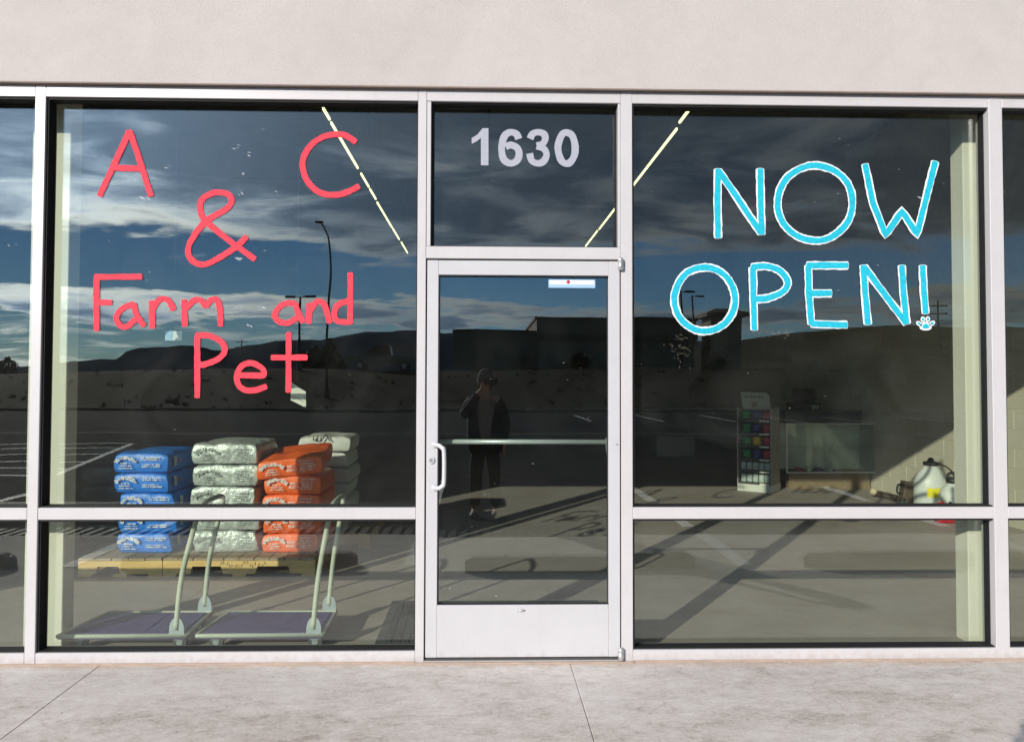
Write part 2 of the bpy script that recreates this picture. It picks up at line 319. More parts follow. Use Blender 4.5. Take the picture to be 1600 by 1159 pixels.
def weather_concrete(m):
    t = m.node_tree; b = t.nodes['Principled BSDF']; col = b.inputs['Base Color'].links[0].from_socket
    tcn = t.nodes.new('ShaderNodeTexCoord')
    def N(kind, **k):
        n = t.nodes.new(kind)
        for a_, v_ in k.items(): n.inputs[a_].default_value = v_
        return n
    def mul(c, f, dark):
        mm = t.nodes.new('ShaderNodeMixRGB'); mm.blend_type = 'MULTIPLY'; t.links.new(f, mm.inputs[0]); t.links.new(c, mm.inputs[1]); mm.inputs[2].default_value = (*dark, 1); return mm.outputs[0]
    def rng(src, a_, b_, lo, hi):
        r_ = N('ShaderNodeMapRange'); r_.inputs[1].default_value = a_; r_.inputs[2].default_value = b_; r_.inputs[3].default_value = lo; r_.inputs[4].default_value = hi; t.links.new(src, r_.inputs[0]); return r_.outputs[0]
    # hairline crazing, only in places
    w1 = N('ShaderNodeTexNoise', Scale=3.0, Detail=6); t.links.new(tcn.outputs['Object'], w1.inputs['Vector'])
    ad = t.nodes.new('ShaderNodeVectorMath'); ad.operation = 'MULTIPLY_ADD'; t.links.new(w1.outputs['Color'], ad.inputs[0]); ad.inputs[1].default_value = (.5, .5, .5); t.links.new(tcn.outputs['Object'], ad.inputs[2])
    vo = t.nodes.new('ShaderNodeTexVoronoi'); vo.feature = 'DISTANCE_TO_EDGE'; vo.inputs['Scale'].default_value = 2.6; t.links.new(ad.outputs[0], vo.inputs['Vector'])
    pl = N('ShaderNodeTexNoise', Scale=1.7, Detail=3); t.links.new(tcn.outputs['Object'], pl.inputs['Vector'])
    mk = t.nodes.new('ShaderNodeMath'); mk.operation = 'MULTIPLY'; t.links.new(rng(vo.outputs[0], .0, .012, .55, 0), mk.inputs[0]); t.links.new(rng(pl.outputs[0], .50, .62, 0, 1), mk.inputs[1])
    col = mul(col, mk.outputs[0], (.55, .50, .46))
    # pits and specks
    pi = N('ShaderNodeTexNoise', Scale=62.0, Detail=3); t.links.new(tcn.outputs['Object'], pi.inputs['Vector'])
    col = mul(col, rng(pi.outputs[0], .66, .72, 0, .75), (.45, .42, .40))
    # scuffed, greyer trails
    mp = t.nodes.new('ShaderNodeMapping'); mp.inputs['Rotation'].default_value = (0, 0, .5); mp.inputs['Scale'].default_value = (1.2, 6.0, 1); t.links.new(tcn.outputs['Object'], mp.inputs[0])
    tr = N('ShaderNodeTexNoise', Scale=1.9, Detail=9, Roughness=.7, Distortion=.8); t.links.new(mp.outputs[0], tr.inputs['Vector'])
    col = mul(col, rng(tr.outputs[0], .55, .70, 0, .8), (.80, .79, .79))
    # tan grit blown against the sill
    sp = t.nodes.new('ShaderNodeSeparateXYZ'); t.links.new(tcn.outputs['Object'], sp.inputs[0])
    gr = N('ShaderNodeTexNoise', Scale=9.0, Detail=6); t.links.new(tcn.outputs['Object'], gr.inputs['Vector'])
    su = t.nodes.new('ShaderNodeMath'); su.operation = 'MULTIPLY_ADD'; t.links.new(gr.outputs[0], su.inputs[0]); su.inputs[1].default_value = .12; t.links.new(sp.outputs[1], su.inputs[2])
    col = mul(col, rng(su.outputs[0], -.02, .06, 0, .9), (.86, .74, .63))
    t.links.new(col, b.inputs['Base Color'])
weather_concrete(M['concrete'])
M['floor'] = layered('shop_floor_concrete', [(0.34, (0.33, 0.288, 0.262)), (0.52, (0.405, 0.36, 0.333)), (0.68, (0.46, 0.415, 0.388))], (0.7, 2.6, 11.0), (0.5, 0.3, 0.2), rough=0.62, bump=0.06, bscale=90, speck=0.05)
M['asphalt'] = layered('asphalt', [(0.33, (0.026, 0.026, 0.028)), (0.55, (0.042, 0.042, 0.045)), (0.70, (0.060, 0.060, 0.062))], (0.25, 1.7, 12.0), (0.5, 0.3, 0.2), rough=0.95, bump=0.4, bscale=90, speck=0.25, spec=0.05)
M['drain'] = mat('iron_grate', (0.045, 0.042, 0.04), 0.7, var=0.3, scale=12, bump=0.2)
M['line'] = mat('road_paint', (0.90, 0.90, 0.89), 0.7, var=0.18, scale=14)
M['grass'] = layered('dry_scrub', [(0.34, (0.026, 0.025, 0.017)), (0.50, (0.036, 0.033, 0.022)), (0.64, (0.050, 0.045, 0.029))], (0.05, 0.35, 2.6), (0.4, 0.35, 0.25), rough=0.95, bump=0.8, bscale=3.0, spec=0.05)
M['hill'] = layered('haze_tinted_hills', [(0.36, (0.040, 0.058, 0.092)), (0.64, (0.062, 0.082, 0.122))], (0.002, 0.012), (0.6, 0.4), rough=1.0, bump=0.1, bscale=0.02, spec=0.0)  # the haze of distance is put into this bluish colour
M['hillfar'] = layered('haze_blue_mountains', [(0.36, (0.075, 0.105, 0.155)), (0.64, (0.095, 0.125, 0.18))], (0.0012, 0.008), (0.6, 0.4), rough=1.0, bump=0.1, bscale=0.02, spec=0.0)  # paler and bluer: haze painted into the farther range
M['cmu'] = layered('cream_block_paint', [(0.36, (0.56, 0.53, 0.44)), (0.64, (0.63, 0.60, 0.51))], (2.5, 14.0), (0.6, 0.4), rough=0.8, bump=0.25, bscale=120)
M['mortar'] = mat('painted_mortar', (0.56, 0.53, 0.44), 0.9, var=0.1, scale=9, bump=0.2)
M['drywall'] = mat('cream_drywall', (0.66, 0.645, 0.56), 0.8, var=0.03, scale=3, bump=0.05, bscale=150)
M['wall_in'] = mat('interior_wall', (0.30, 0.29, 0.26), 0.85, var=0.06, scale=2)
M['deck'] = mat('dark_ceiling', (0.13, 0.132, 0.135), 0.8, var=0.2, scale=2)
M['steel_dark'] = mat('dark_steel', (0.05, 0.05, 0.078), 0.55, var=0.2, scale=8, metal=0.3)
M['fan'] = mat('fan_brown', (0.03, 0.027, 0.03), 0.5, var=0.2, scale=8)
M['lamp'] = mat('lamp_diffuser', (0.9, 0.9, 0.75), 0.5, var=0.01, emit=(1.0, 0.93, 0.50), estr=2.0)
M['lamp_body'] = mat('lamp_channel', (0.18, 0.18, 0.17), 0.5, var=0.05)
M['red'] = mat('red_window_paint', (0.73, 0.050, 0.076), 0.75, var=0.16, scale=70, spec=0.25)
M['cyan'] = mat('turquoise_window_paint', (0.015, 0.40, 0.52), 0.75, var=0.18, scale=70, spec=0.25)
M['whitep'] = mat('white_window_paint', (0.72, 0.72, 0.72), 0.8, var=0.05, scale=26)
M['vinyl'] = mat('pale_vinyl', (0.33, 0.335, 0.39), 0.6, var=0.05, scale=40)
M['card'] = mat('white_card', (0.70, 0.69, 0.62), 0.8, var=0.05, scale=10)
M['card_blue'] = mat('pale_blue_card', (0.30, 0.46, 0.66), 0.7, var=0.1, scale=10)
M['alu'] = mat('brushed_aluminium', (0.62, 0.61, 0.61), 0.32, metal=0.75, var=0.05, scale=30)
M['pull'] = mat('satin_pull', (0.60, 0.59, 0.60), 0.30, metal=0.25, var=0.04, scale=20)
M['bar'] = mat('push_bar_satin', (0.62, 0.66, 0.60), 0.35, metal=0.3, var=0.04, scale=20)
M['wood'] = layered('pallet_pine', [(0.34, (0.58, 0.37, 0.14)), (0.50, (0.73, 0.51, 0.22)), (0.66, (0.80, 0.60, 0.30))], (2.0, 9.0), (0.5, 0.5), rough=0.75, bump=0.3, bscale=60, stretch=(0.6, 6, 6))
M['wood_top'] = layered('worn_pallet_boards', [(0.34, (0.30, 0.235, 0.17)), (0.55, (0.42, 0.34, 0.25)), (0.68, (0.50, 0.41, 0.31))], (2.0, 9.0), (0.5, 0.5), rough=0.8, bump=0.3, bscale=60, stretch=(6, 0.6, 6))
def bagmat(n, c, rough, var, metal=0.0, scale=9.0, bump=0.5, bs=16): return mat(n, c, rough, metal=metal, var=var, scale=scale, bump=bump, bscale=bs, spec=0.5)
M['bag_blue'] = bagmat('blue_bag_film', (0.005, 0.195, 0.74), 0.42, 0.12)
M['bag_silver'] = bagmat('silver_bag_film', (0.50, 0.555, 0.53), 0.38, 0.20, metal=0.28, scale=26, bump=1.0, bs=30)
M['bag_orange'] = bagmat('orange_bag_film', (0.92, 0.140, 0.016), 0.42, 0.12)
M['bag_white'] = bagmat('white_bag_film', (0.60, 0.62, 0.58), 0.5, 0.06)
M['bag_black'] = bagmat('charcoal_bag_film', (0.016, 0.019, 0.024), 0.42, 0.2)
M['print'] = mat('bag_print', (0.86, 0.88, 0.88), 0.6, var=0.06, scale=60)
M['print_grey'] = mat('grey_bag_print', (0.36, 0.40, 0.385), 0.6, var=0.1, scale=60)
M['print_dark'] = mat('dark_print', (0.03, 0.035, 0.03), 0.6, var=0.1)
M['print_tan'] = mat('bag_side_label', (0.45, 0.43, 0.36), 0.6, var=0.1, scale=60)
M['print_red'] = mat('bag_side_red', (0.55, 0.08, 0.07), 0.6, var=0.1, scale=60)
M['cart_tube'] = mat('cart_cream_enamel', (0.50, 0.54, 0.44), 0.35, var=0.04, scale=12)
M['cart_deck'] = mat('cart_blue_mat', (0.075, 0.062, 0.21), 0.65, var=0.15, scale=22, bump=0.3, bscale=180)
M['cart_steel'] = mat('cart_zinc', (0.42, 0.50, 0.53), 0.35, metal=0.3, var=0.08, scale=18)
M['rubber'] = mat('grey_rubber', (0.09, 0.09, 0.10), 0.7, var=0.15)
M['mat'] = mat('ribbed_mat', (0.055, 0.062, 0.068), 0.95, var=0.3, scale=60, bump=0.6, bscale=240)
M['jug'] = mat('white_poly_tank', (0.66, 0.70, 0.68), 0.45, var=0.03, scale=5)
M['black'] = mat('black_plastic', (0.018, 0.018, 0.018), 0.5, var=0.2)
M['yellow'] = mat('yellow_label', (0.78, 0.70, 0.02), 0.6, var=0.06)
M['brown'] = mat('brown_plastic', (0.10, 0.075, 0.05), 0.6, var=0.15)
M['tan'] = mat('tan_hose', (0.60, 0.52, 0.36), 0.6, var=0.1)
M['redp'] = mat('red_plastic', (0.62, 0.03, 0.05), 0.45, var=0.1)
M['teal'] = mat('smoked_teal_plastic', (0.06, 0.12, 0.12), 0.3, var=0.2)
M['rackw'] = mat('rack_white', (0.60, 0.62, 0.58), 0.6, var=0.05)
M['rackg'] = mat('rack_grey', (0.33, 0.32, 0.30), 0.6, var=0.06)
M['rackd'] = mat('rack_dark', (0.035, 0.04, 0.04), 0.6, var=0.1)
M['g_green'] = mat('toy_green', (0.03, 0.30, 0.10), 0.5, var=0.1)
M['g_purple'] = mat('toy_navy', (0.05, 0.06, 0.22), 0.5, var=0.1)
M['g_red'] = mat('toy_crimson', (0.50, 0.03, 0.06), 0.5, var=0.1)
M['g_yellow'] = mat('toy_yellow', (0.75, 0.52, 0.04), 0.5, var=0.1)
M['g_pale'] = mat('pale_pouch', (0.42, 0.50, 0.48), 0.4, var=0.12, bump=0.5, bscale=20)
M['header'] = mat('header_card', (0.44, 0.46, 0.42), 0.8, var=0.06, scale=8)
M['case_glass'] = glass_mat('case_glass', refl=0.05, tint=(0.94, 0.97, 0.94), dirt=0.04)
M['case_back'] = mat('pale_case_back', (0.80, 0.81, 0.70), 0.7, var=0.12, scale=5)
M['case_frame'] = mat('pale_case_frame', (0.78, 0.78, 0.70), 0.4, var=0.04)
M['counter'] = mat('black_counter', (0.02, 0.021, 0.023), 0.4, var=0.2)
M['chip'] = mat('brown_base_board', (0.24, 0.18, 0.11), 0.8, var=0.3, scale=60)
M['jacket'] = mat('dark_jacket', (0.030, 0.027, 0.026), 0.8, var=0.25, scale=20, bump=0.4, bscale=40)
M['jeans'] = mat('dark_trousers', (0.024, 0.026, 0.032), 0.85, var=0.25, scale=30)
M['shirt'] = mat('pale_shirt', (0.25, 0.25, 0.245), 0.85, var=0.06, scale=20)
M['skin'] = mat('skin', (0.50, 0.31, 0.23), 0.55, var=0.06, scale=12)
M['hat'] = mat('grey_knit_cap', (0.16, 0.16, 0.15), 0.9, var=0.2, scale=60, bump=0.5, bscale=150)
M['hair'] = mat('dark_hair', (0.03, 0.022, 0.016), 0.6, var=0.2, scale=60)
M['shoe'] = mat('dark_shoe', (0.03, 0.03, 0.03), 0.6, var=0.2)
M['gutter'] = mat('weathered_gutter', (0.11, 0.108, 0.105), 0.9, var=0.2, scale=2, spec=0.1)
M['stop'] = layered('wheel_stop_concrete', [(0.34, (0.30, 0.285, 0.265)), (0.66, (0.42, 0.40, 0.375))], (3.0, 18.0), (0.5, 0.5), rough=0.9, bump=0.4, bscale=90)
M['bldg'] = layered('tan_render', [(0.35, (0.38, 0.34, 0.28)), (0.65, (0.46, 0.41, 0.34))], (0.4, 3.0), (0.6, 0.4), rough=0.9, bump=0.2, bscale=20)
M['bldg2'] = mat('brown_fascia', (0.26, 0.215, 0.175), 0.8, var=0.15, scale=2)
M['bglass'] = mat('far_window_glass', (0.02, 0.023, 0.027), 0.12, var=0.2, scale=2)
M['pole'] = mat('pole_bronze', (0.035, 0.034, 0.036), 0.6, var=0.2)
M['pwood'] = mat('pole_timber', (0.07, 0.055, 0.042), 0.9, var=0.25, scale=6)
M['truck'] = mat('dark_blue_car_paint', (0.022, 0.028, 0.045), 0.25, var=0.1, coat=0.6)
M['leaf'] = mat('juniper_leaf', (0.035, 0.045, 0.022), 0.8, var=0.35, scale=2)
M['bark'] = mat('bark', (0.05, 0.04, 0.03), 0.9, var=0.3)

# ================================================================== the setting
def sst(a, b, x):
    t = max(0.0, min(1.0, (x-a)/(b-a))); return t*t*(3-2*t)
def ground_z(x, d):
    """height of the land d metres out from the shop front"""
    e = sst(31, 60, d)
    bank = 1.9+0.55*sst(-45, -12, x)
    hill = 11.0*sst(22, 85, x)*sst(58, 165, d)
    nz = 0.0
    if d > 33: nz = mnoise.noise(Vector((x*.06, d*.06, 0)))*0.35*e + mnoise.noise(Vector((x*.013, d*.013, 5)))*1.2*sst(70, 250, d)
    return -0.06 + e*bank + hill + nz + 0.004*max(0, d-90)*(1-sst(600, 3000, d))
ys = [-420, -60, -20, 0, 10, 20, 31]
v = 31.0
while v < 9500: v += max(2.2, (v-28)*0.075); ys.append(v)
half = [0.0]
v = 0.0
while v < 9500: v += max(4.0, v*0.09); half.append(v)
xs = [-h for h in half[::-1]]+half[1:]
g = MB(); nx = len(xs)
g.add([(x, -d, ground_z(x, d)) for d in ys for x in xs], [(j*nx+i, j*nx+i+1, (j+1)*nx+i+1, (j+1)*nx+i) for j in range(len(ys)-1) for i in range(nx-1)], True)
tag(g.build('ground', M['grass']), 'dry olive scrub land rising beyond the car park', kind='structure')

def ridge(name, m, dist, ctrl, depth, lab, seed):
    """a chain of hills: crest heights given over bearing, eroded sides"""
    b = MB(); n, k = 260, 14
    def crest(u):
        for (u0, h0), (u1, h1) in zip(ctrl, ctrl[1:]):
            if u0 <= u <= u1: return h0+(h1-h0)*sst(0, 1, (u-u0)/(u1-u0))
        return ctrl[-1][1]
    u0, u1 = ctrl[0][0], ctrl[-1][0]; vs = []
    for j in range(k+1):
        w = j/k*2-1
        for i in range(n+1):
            u = u0+(u1-u0)*i/n; dd = dist+w*depth
            fall = max(0, 1-abs(w)**1.3)
            rg = mnoise.fractal(Vector((u*22, w*2.0, seed)), 1.0, 2.0, 5)
            h = crest(u)*dist*(fall + 0.10*rg*(fall if fall < .98 else .4)) + fall*dist*.0026*mnoise.fractal(Vector((u*90, w*5, seed)), .8, 2.0, 5)
            vs.append((u*dd, -dd, -4+max(0, h)))
    b.add(vs, [(j*(n+1)+i, j*(n+1)+i+1, (j+1)*(n+1)+i+1, (j+1)*(n+1)+i) for j in range(k) for i in range(n)], True)
    return tag(b.build(name, m), lab, kind='structure')
def up(py): return (594-py)/FPX
def brg(px): return (px-754)/FPX
ridge('hills', M['hill'], 2600, [(-2.2, .02), (-1.3, .045), (-.75, .02), (brg(-20), up(590)), (brg(60), up(592)), (brg(110), up(590)), (brg(130), up(573)), (brg(180), up(566)), (brg(215), up(545)), (brg(265), up(541)), (brg(295), up(536)), (brg(330), up(541)), (brg(355), up(549)), (brg(400), up(536)), (brg(450), up(529)), (brg(475), up(536)), (brg(520), up(526)), (brg(555), up(525)), (brg(610), up(525)), (brg(650), up(531)), (brg(740), up(535)), (brg(900), up(520)), (brg(1200), up(528)), (brg(1500), up(515)), (1.0, .05), (2.2, .03)], 900, 'dark wooded hills, blued for haze, far behind the car park', 3.0)
ridge('mountains', M['hillfar'], 7600, [(-2.2, .03), (-1.0, .05), (brg(0), up(578)), (brg(200), up(560)), (brg(330), up(545)), (brg(480), up(530)), (brg(600), up(520)), (brg(660), up(514)), (brg(800), up(530)), (brg(1300), up(530)), (2.2, .02)], 1500, 'mountain range on the skyline, paled and blued for haze', 8.0)

# walk of poured slabs
joints = [-9.6, -7.1, -4.57, P(148, 1045, Z=0).x, P(893, 1042, Z=0).x, 3.02, 5.55, 8.1]
walk = tag(bpy.data.objects.new('sidewalk', None), 'mottled grey concrete walk along the shop front', kind='structure'); COL.objects.link(walk)
for a, b in zip(joints, joints[1:]):
    B('slab', M['concrete'], walk, (a+.0016, -3.2, -.12), (b-.0016, 0.05, 0.0), bev=.002)
B('joint_filler', M['drain'], walk, (-9.6, -3.2, -.12), (8.1, .05, -.014))
dr = tag(bpy.data.objects.new('drain_channel', None), 'dark iron drain channel between the walk and the asphalt', kind='structure'); COL.objects.link(dr)
B('channel', M['drain'], dr, (-9.6, -3.66, -.14), (8.1, -3.2, -.03))
gb = MB()
for k in range(150): gb.box((-9.0+k*.11, -3.64, -.028), (-9.0+k*.11+.06, -3.22, -.012))
tag(gb.build('grate_bars', M['drain'], dr), kind='stuff')
lot = MB(); lot.add([(-70, -33.5, -.02), (70, -31.5, -.02), (70, -3.66, -.02), (-70, -3.66, -.02)], [(0, 1, 2, 3)])
tag(lot.build('parking_lot', M['asphalt']), 'grey asphalt car park', kind='structure')
kb = MB().box((-70, -32.6, -.05), (70, -32.4, .11)).build('kerb', M['stop']); tag(kb, 'low concrete kerb at the far edge of the car park', kind='structure')
mk = MB()
for x in (-5.97, -3.27, -.57, 2.13, 4.83):
    mk.box((x-.06, -3.19, -.001), (x+.06, -1.95, .003)); mk.box((x-.06, -6.6, -.025), (x+.06, -3.68, -.015))
def flat_line(mb, a, b, w, z):
    a = Vector((*a, z)); b = Vector((*b, z)); t = (b-a).normalized(); n = Vector((-t.y, t.x, 0))*w/2
    mb.add([a-n, b-n, b+n, a+n], [(0, 1, 2, 3)])
flat_line(mk, (-6.65, -7.7), (-8.0, -13.6), .11, -.015)
for k, d in enumerate((7.9, 8.9, 9.9, 11.2, 12.5, 13.6)):
    x = -6.65-(d-7.7)*.229; flat_line(mk, (x, -d), (x-17, -d-1.0), .10, -.0145+.0005*k)
flat_line(mk, (-14.0, -8.2), (-17.5, -12.0), .10, -.011); flat_line(mk, (-12.0, -7.6), (-16.5, -12.2), .10, -.0105)
for k in range(9): flat_line(mk, (4.0+k*2.7, -24.0), (4.0+k*2.7, -29.0), .10, -.015)
tag(mk.build('road_marking', M['line']), 'white painted parking stall lines', kind='structure')
pv = MB().box((-70, -17.6, -.02), (70, -17.1, -.012)).build('gutter', M['gutter']); tag(pv, 'pale concrete valley gutter crossing the car park', kind='structure')

# ================================================================== the shop building
FRX = dict(mL=(-2.366, -2.311), jL=(FX(651.0), FX(664.5)), jR=(FX(970.5), FX(988.6)), mR=(2.747, 2.822), eL=(-4.42, -4.36), eR=(4.80, 4.86))
ZT, ZH = 3.035, FZ(159.5)
ZM1, ZM0 = FZ(792.5), FZ(811)
ZS = FZ(1016)
shop = thing('shop_building', 'pale stucco shop building with a wide glazed front', 'building')
w = MB()
w.box((-9.6, -.026, ZT+.006), (9.0, .20, 5.6)); w.box((-9.6, -.026, 0), (-4.425, .20, ZT+.006)); w.box((4.865, -.026, 0), (9.0, .20, ZT+.006))
w.build('stucco_wall', M['stucco'], shop)
B('wall_edge_strip', M['trim'], shop, (-4.42, -.029, ZT-.002), (4.86, -.002, ZT+.0055))  # thin brown strip along the lower edge of the wall
B('parapet_cap', M['bldg2'], shop, (-9.7, -.09, 5.602), (9.1, .26, 5.66), bev=.005)
B('roof', M['deck'], shop, (-7.3, .202, 4.9), (5.62, 16.3, 5.1))
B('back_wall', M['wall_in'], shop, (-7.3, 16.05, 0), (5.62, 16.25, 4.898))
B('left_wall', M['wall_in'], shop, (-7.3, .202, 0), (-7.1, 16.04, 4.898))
rw = B('right_wall', M['mortar'], shop, (5.41, .202, 0), (5.62, 16.04, 4.898))
blk = MB().box((0.006, .002, .002), (0.03, .398, .198), bev=.004); proto = blk.build('block', M['cmu'], rw)
nb = 0
for r_ in range(13):
    for c_ in range(22):
        yy = .23+c_*.4+(.2 if r_ % 2 else 0); o = proto if nb == 0 else proto.copy()
        if nb: COL.objects.link(o)
        o.parent = rw; o.location = (5.40+random.Random(nb).uniform(-.0015, .0015), yy, .004+r_*.2); nb += 1
for k, yb in enumerate((3.6, 7.2, 10.8, 14.4)): B('ceiling_beam', M['steel_dark'], shop, (-7.1, yb, 4.45), (5.41, yb+.16, 4.89))
fl = MB().box((-7.1, .05, -.10), (5.41, 16.05, 0.0)).build('shop_floor', M['floor']); tag(fl, 'bare polished concrete floor inside the shop', kind='structure')
# drywall piers just inside the glass
def pier(x0, x1, lab):
    o = B('pier', M['drywall'], None, (x0, .25, 0), (x1, .37, 4.9), bev=.004); tag(o, lab, 'pier')
    return o
pier(-2.52, P(104, 600, Y=.25).x, 'cream drywall pier inside the glass beside the stacked feed bags')
pier(P(1509, 600, Y=.25).x, 2.92, 'cream drywall pier inside the glass right of the turquoise lettering')

# ---------------------------------------------------------------- storefront frame
sf = thing('storefront_frame', 'white aluminium storefront frame holding all the glass', 'window frame')
def fr(name, a, b): return B(name, M['frame'], sf, a, b, bev=.0025)
for k in ('eL', 'mL', 'jL', 'jR', 'mR', 'eR'): fr('mullion', (FRX[k][0], 0, .001), (FRX[k][1], .115, ZT))
bays = [('eL', 'mL'), ('mL', 'jL'), ('jR', 'mR'), ('mR', 'eR')]
for a, b in bays:
    x0, x1 = FRX[a][1]+.0005, FRX[b][0]-.0005
    fr('header', (x0, .001, ZH), (x1, .114, ZT)); fr('mid_rail', (x0, .001, ZM0), (x1, .114, ZM1)); fr('sill', (x0, .001, .001), (x1, .114, ZS))
jx0, jx1 = FRX['jL'][1]+.0005, FRX['jR'][0]-.0005
ZB1, ZB0 = FZ(385.5), FZ(404.5)
fr('header', (jx0, .001, ZH), (jx1, .114, ZT)); fr('transom_bar', (jx0, .001, ZB0), (jx1, .114, ZB1))
fr('transom_stop', (jx0, .004, ZB1+.0005), (FX(671.5), .08, ZH-.0005)); fr('transom_stop', (FX(966.5), .004, ZB1+.0005), (jx1, .08, ZH-.0005))
B('threshold', M['alu'], sf, (jx0, -.01, .001), (jx1, .114, FZ(1030)))
B('door_stop', M['gasket_and_shade'], sf, (jx0, .05, FZ(1030)+.001), (jx0+.012, .11, ZB0-.001)); B('door_stop', M['gasket_and_shade'], sf, (jx1-.012, .05, FZ(1030)+.001), (jx1, .11, ZB0-.001))
B('door_stop', M['gasket_and_shade'], sf, (jx0+.013, .05, ZB0-.012), (jx1-.013, .11, ZB0-.0005))
B('sealant_bead', M['seal'], sf, (-4.42, -.006, .0005), (FRX['jL'][0], -.0005, .010)); B('sealant_bead', M['seal'], sf, (FRX['jR'][1], -.006, .0005), (4.86, -.0005, .010))
B('sealant_bead', M['seal'], sf, (FRX['jL'][0], -.018, .0005), (FRX['jR'][1], -.0105, .009))

GY = .085
def ring(name, x0, x1, z0, z1, parent, t=.010, ya=.014, yb=GY-.0005):
    m = MB(); m.box((x0, ya, z1-t), (x1, yb, z1)); m.box((x0, ya, z0), (x1, yb, z0+t*.6)); m.box((x0, ya, z0+t*.6), (x0+t, yb, z1-t)); m.box((x1-t*.7, ya+.03, z0+t*.6), (x1, yb, z1-t))
    return m.build(name, M['gasket_and_shade'], parent)
def pane(parent, x0, x1, z0, z1, m='glass', y=GY):
    return B('pane', M[m], parent, (x0+.001, y, z0+.001), (x1-.001, y+.006, z1-.001))
labs = ['narrow shop window cut off by the left edge of the picture', 'large shop window with hand-painted red lettering', 'large shop window with hand-painted turquoise lettering and a paw print', 'narrow shop window cut off by the right edge of the picture']
wins = []
for (a, b), lb in zip(bays, labs):
    x0, x1 = FRX[a][1]+.001, FRX[b][0]-.001
    t = thing('shop_window', lb, 'window', ((x0+x1)/2, GY, ZS), group='storefront windows'); inv = Matrix.Translation(-Vector(t.location))
    up_ = pane(t, x0, x1, ZM1+.001, ZH-.001); lo_ = pane(t, x0, x1, ZS+.001, ZM0-.001)
    g1 = ring('gasket_and_shade', x0, x1, ZM1+.001, ZH-.001, t); g2 = ring('gasket_and_shade', x0, x1, ZS+.001, ZM0-.001, t)  # deep black rings: gasket plus painted shade on the frame's inner faces
    for o in (up_, lo_, g1, g2): o.location = -Vector(t.location)
    wins.append((t, up_, lo_))
tw = thing('transom_window', 'small window above the door with pale number 1630', 'window', (.2, GY, ZB1))
tx0, tx1 = FX(671.5)+.001, FX(966.5)-.001
tp = pane(tw, tx0, tx1, ZB1+.001, ZH-.001); tg = ring('gasket_and_shade', tx0, tx1, ZB1+.001, ZH-.001, tw, t=.008, ya=.02)
for o in (tp, tg): o.location = -Vector(tw.location)

# ---------------------------------------------------------------- lettering on the glass
LR = random.Random(11)
def ribbon(mb, path, w, y, thick=.0012, closed=False, wob=.035, cap=True, seed=0):
    """a brush stroke lying on the glass: path in (x,z) metres, width w"""
    rnd = random.Random(seed); n = len(path); Lf = []; Rt = []
    for i, p in enumerate(path):
        a = path[(i-1) % n] if closed else path[max(0, i-1)]; b = path[(i+1) % n] if closed else path[min(n-1, i+1)]
        t = (Vector(b)-Vector(a)); t = t.normalized() if t.length else Vector((1, 0)); nn = Vector((-t.y, t.x))
        wl = w/2*(1+rnd.uniform(-wob, wob)+.06*math.sin(i*.35+seed)); wr = w/2*(1+rnd.uniform(-wob, wob)+.06*math.cos(i*.29+seed*2))
        Lf.append(Vector(p)+nn*wl); Rt.append(Vector(p)-nn*wr)
    if closed:
        vs = []; fs = []
        for i in range(n):
            for q in (Lf[i], Rt[i]): vs += [(q.x, y, q.y), (q.x, y+thick, q.y)]
        for i in range(n):
            j = (i+1) % n; a, b = 4*i, 4*j
            fs += [(a, a+2, b+2, b), (a+1, b+1, b+3, a+3), (a, b, b+1, a+1), (a+2, a+3, b+3, b+2)]
        return mb.add(vs, fs)
    poly = list(Lf)
    if cap:
        t = (Vector(path[-1])-Vector(path[-2])).normalized()
        for k in range(1, 5):
            ang = math.pi/2-k*math.pi/5; c, s_ = math.cos(ang), math.sin(ang); nn = Vector((-t.y, t.x)); poly.append(Vector(path[-1])+nn*(w/2*s_)+t*(w/2*c*.55))
    poly_end = Rt[::-1]
    strip_L, strip_R = Lf, Rt
    vs = []; fs = []
    for i in range(n):
        for q in (Lf[i], Rt[i]): vs += [(q.x, y-i*6e-6, q.y), (q.x, y+thick-i*6e-6, q.y)]
    for i in range(n-1):
        a, b = 4*i, 4*(i+1)
        fs += [(a, a+2, b+2, b), (a+1, b+1, b+3, a+3), (a, b, b+1, a+1), (a+2, a+3, b+3, b+2)]
    fs += [(0, 1, 3, 2), (4*n-4, 4*n-2, 4*n-1, 4*n-3)]
    mb.add(vs, fs)
    if cap:
        for end, q in ((0, path[1]), (n-1, path[-2])):
            t = (Vector(path[end])-Vector(q)).normalized(); nn = Vector((-t.y, t.x)); pc = Vector(path[end]); pl = []
            for k in range(7):
                ang = math.pi/2-k*math.pi/6; pl.append(pc+nn*(w/2*math.sin(ang)*.98)+t*(w/2*math.cos(ang)*.32))
            m_ = len(pl); yo = y+(3e-6 if end == 0 else -end*6e-6-3e-6); vs = [(p.x, yo, p.y) for p in pl]+[(p.x, yo+thick, p.y) for p in pl]
            mb.add(vs, [tuple(range(m_)), tuple(range(2*m_-1, m_-1, -1))]+[(k, m_+k, m_+k+1, k+1) for k in range(m_-1)])
    return mb
LY = GY-.0032
def fpt(p): q = P(p[0], p[1], Y=LY); return Vector((q.x, q.z))
def dense(pts, step=.022):
    out = []
    for a, b in zip(pts, pts[1:]):
        n = max(1, int((b-a).length/step))
        out += [a.lerp(b, k/n) for k in range(n)]
    return out+[pts[-1]]
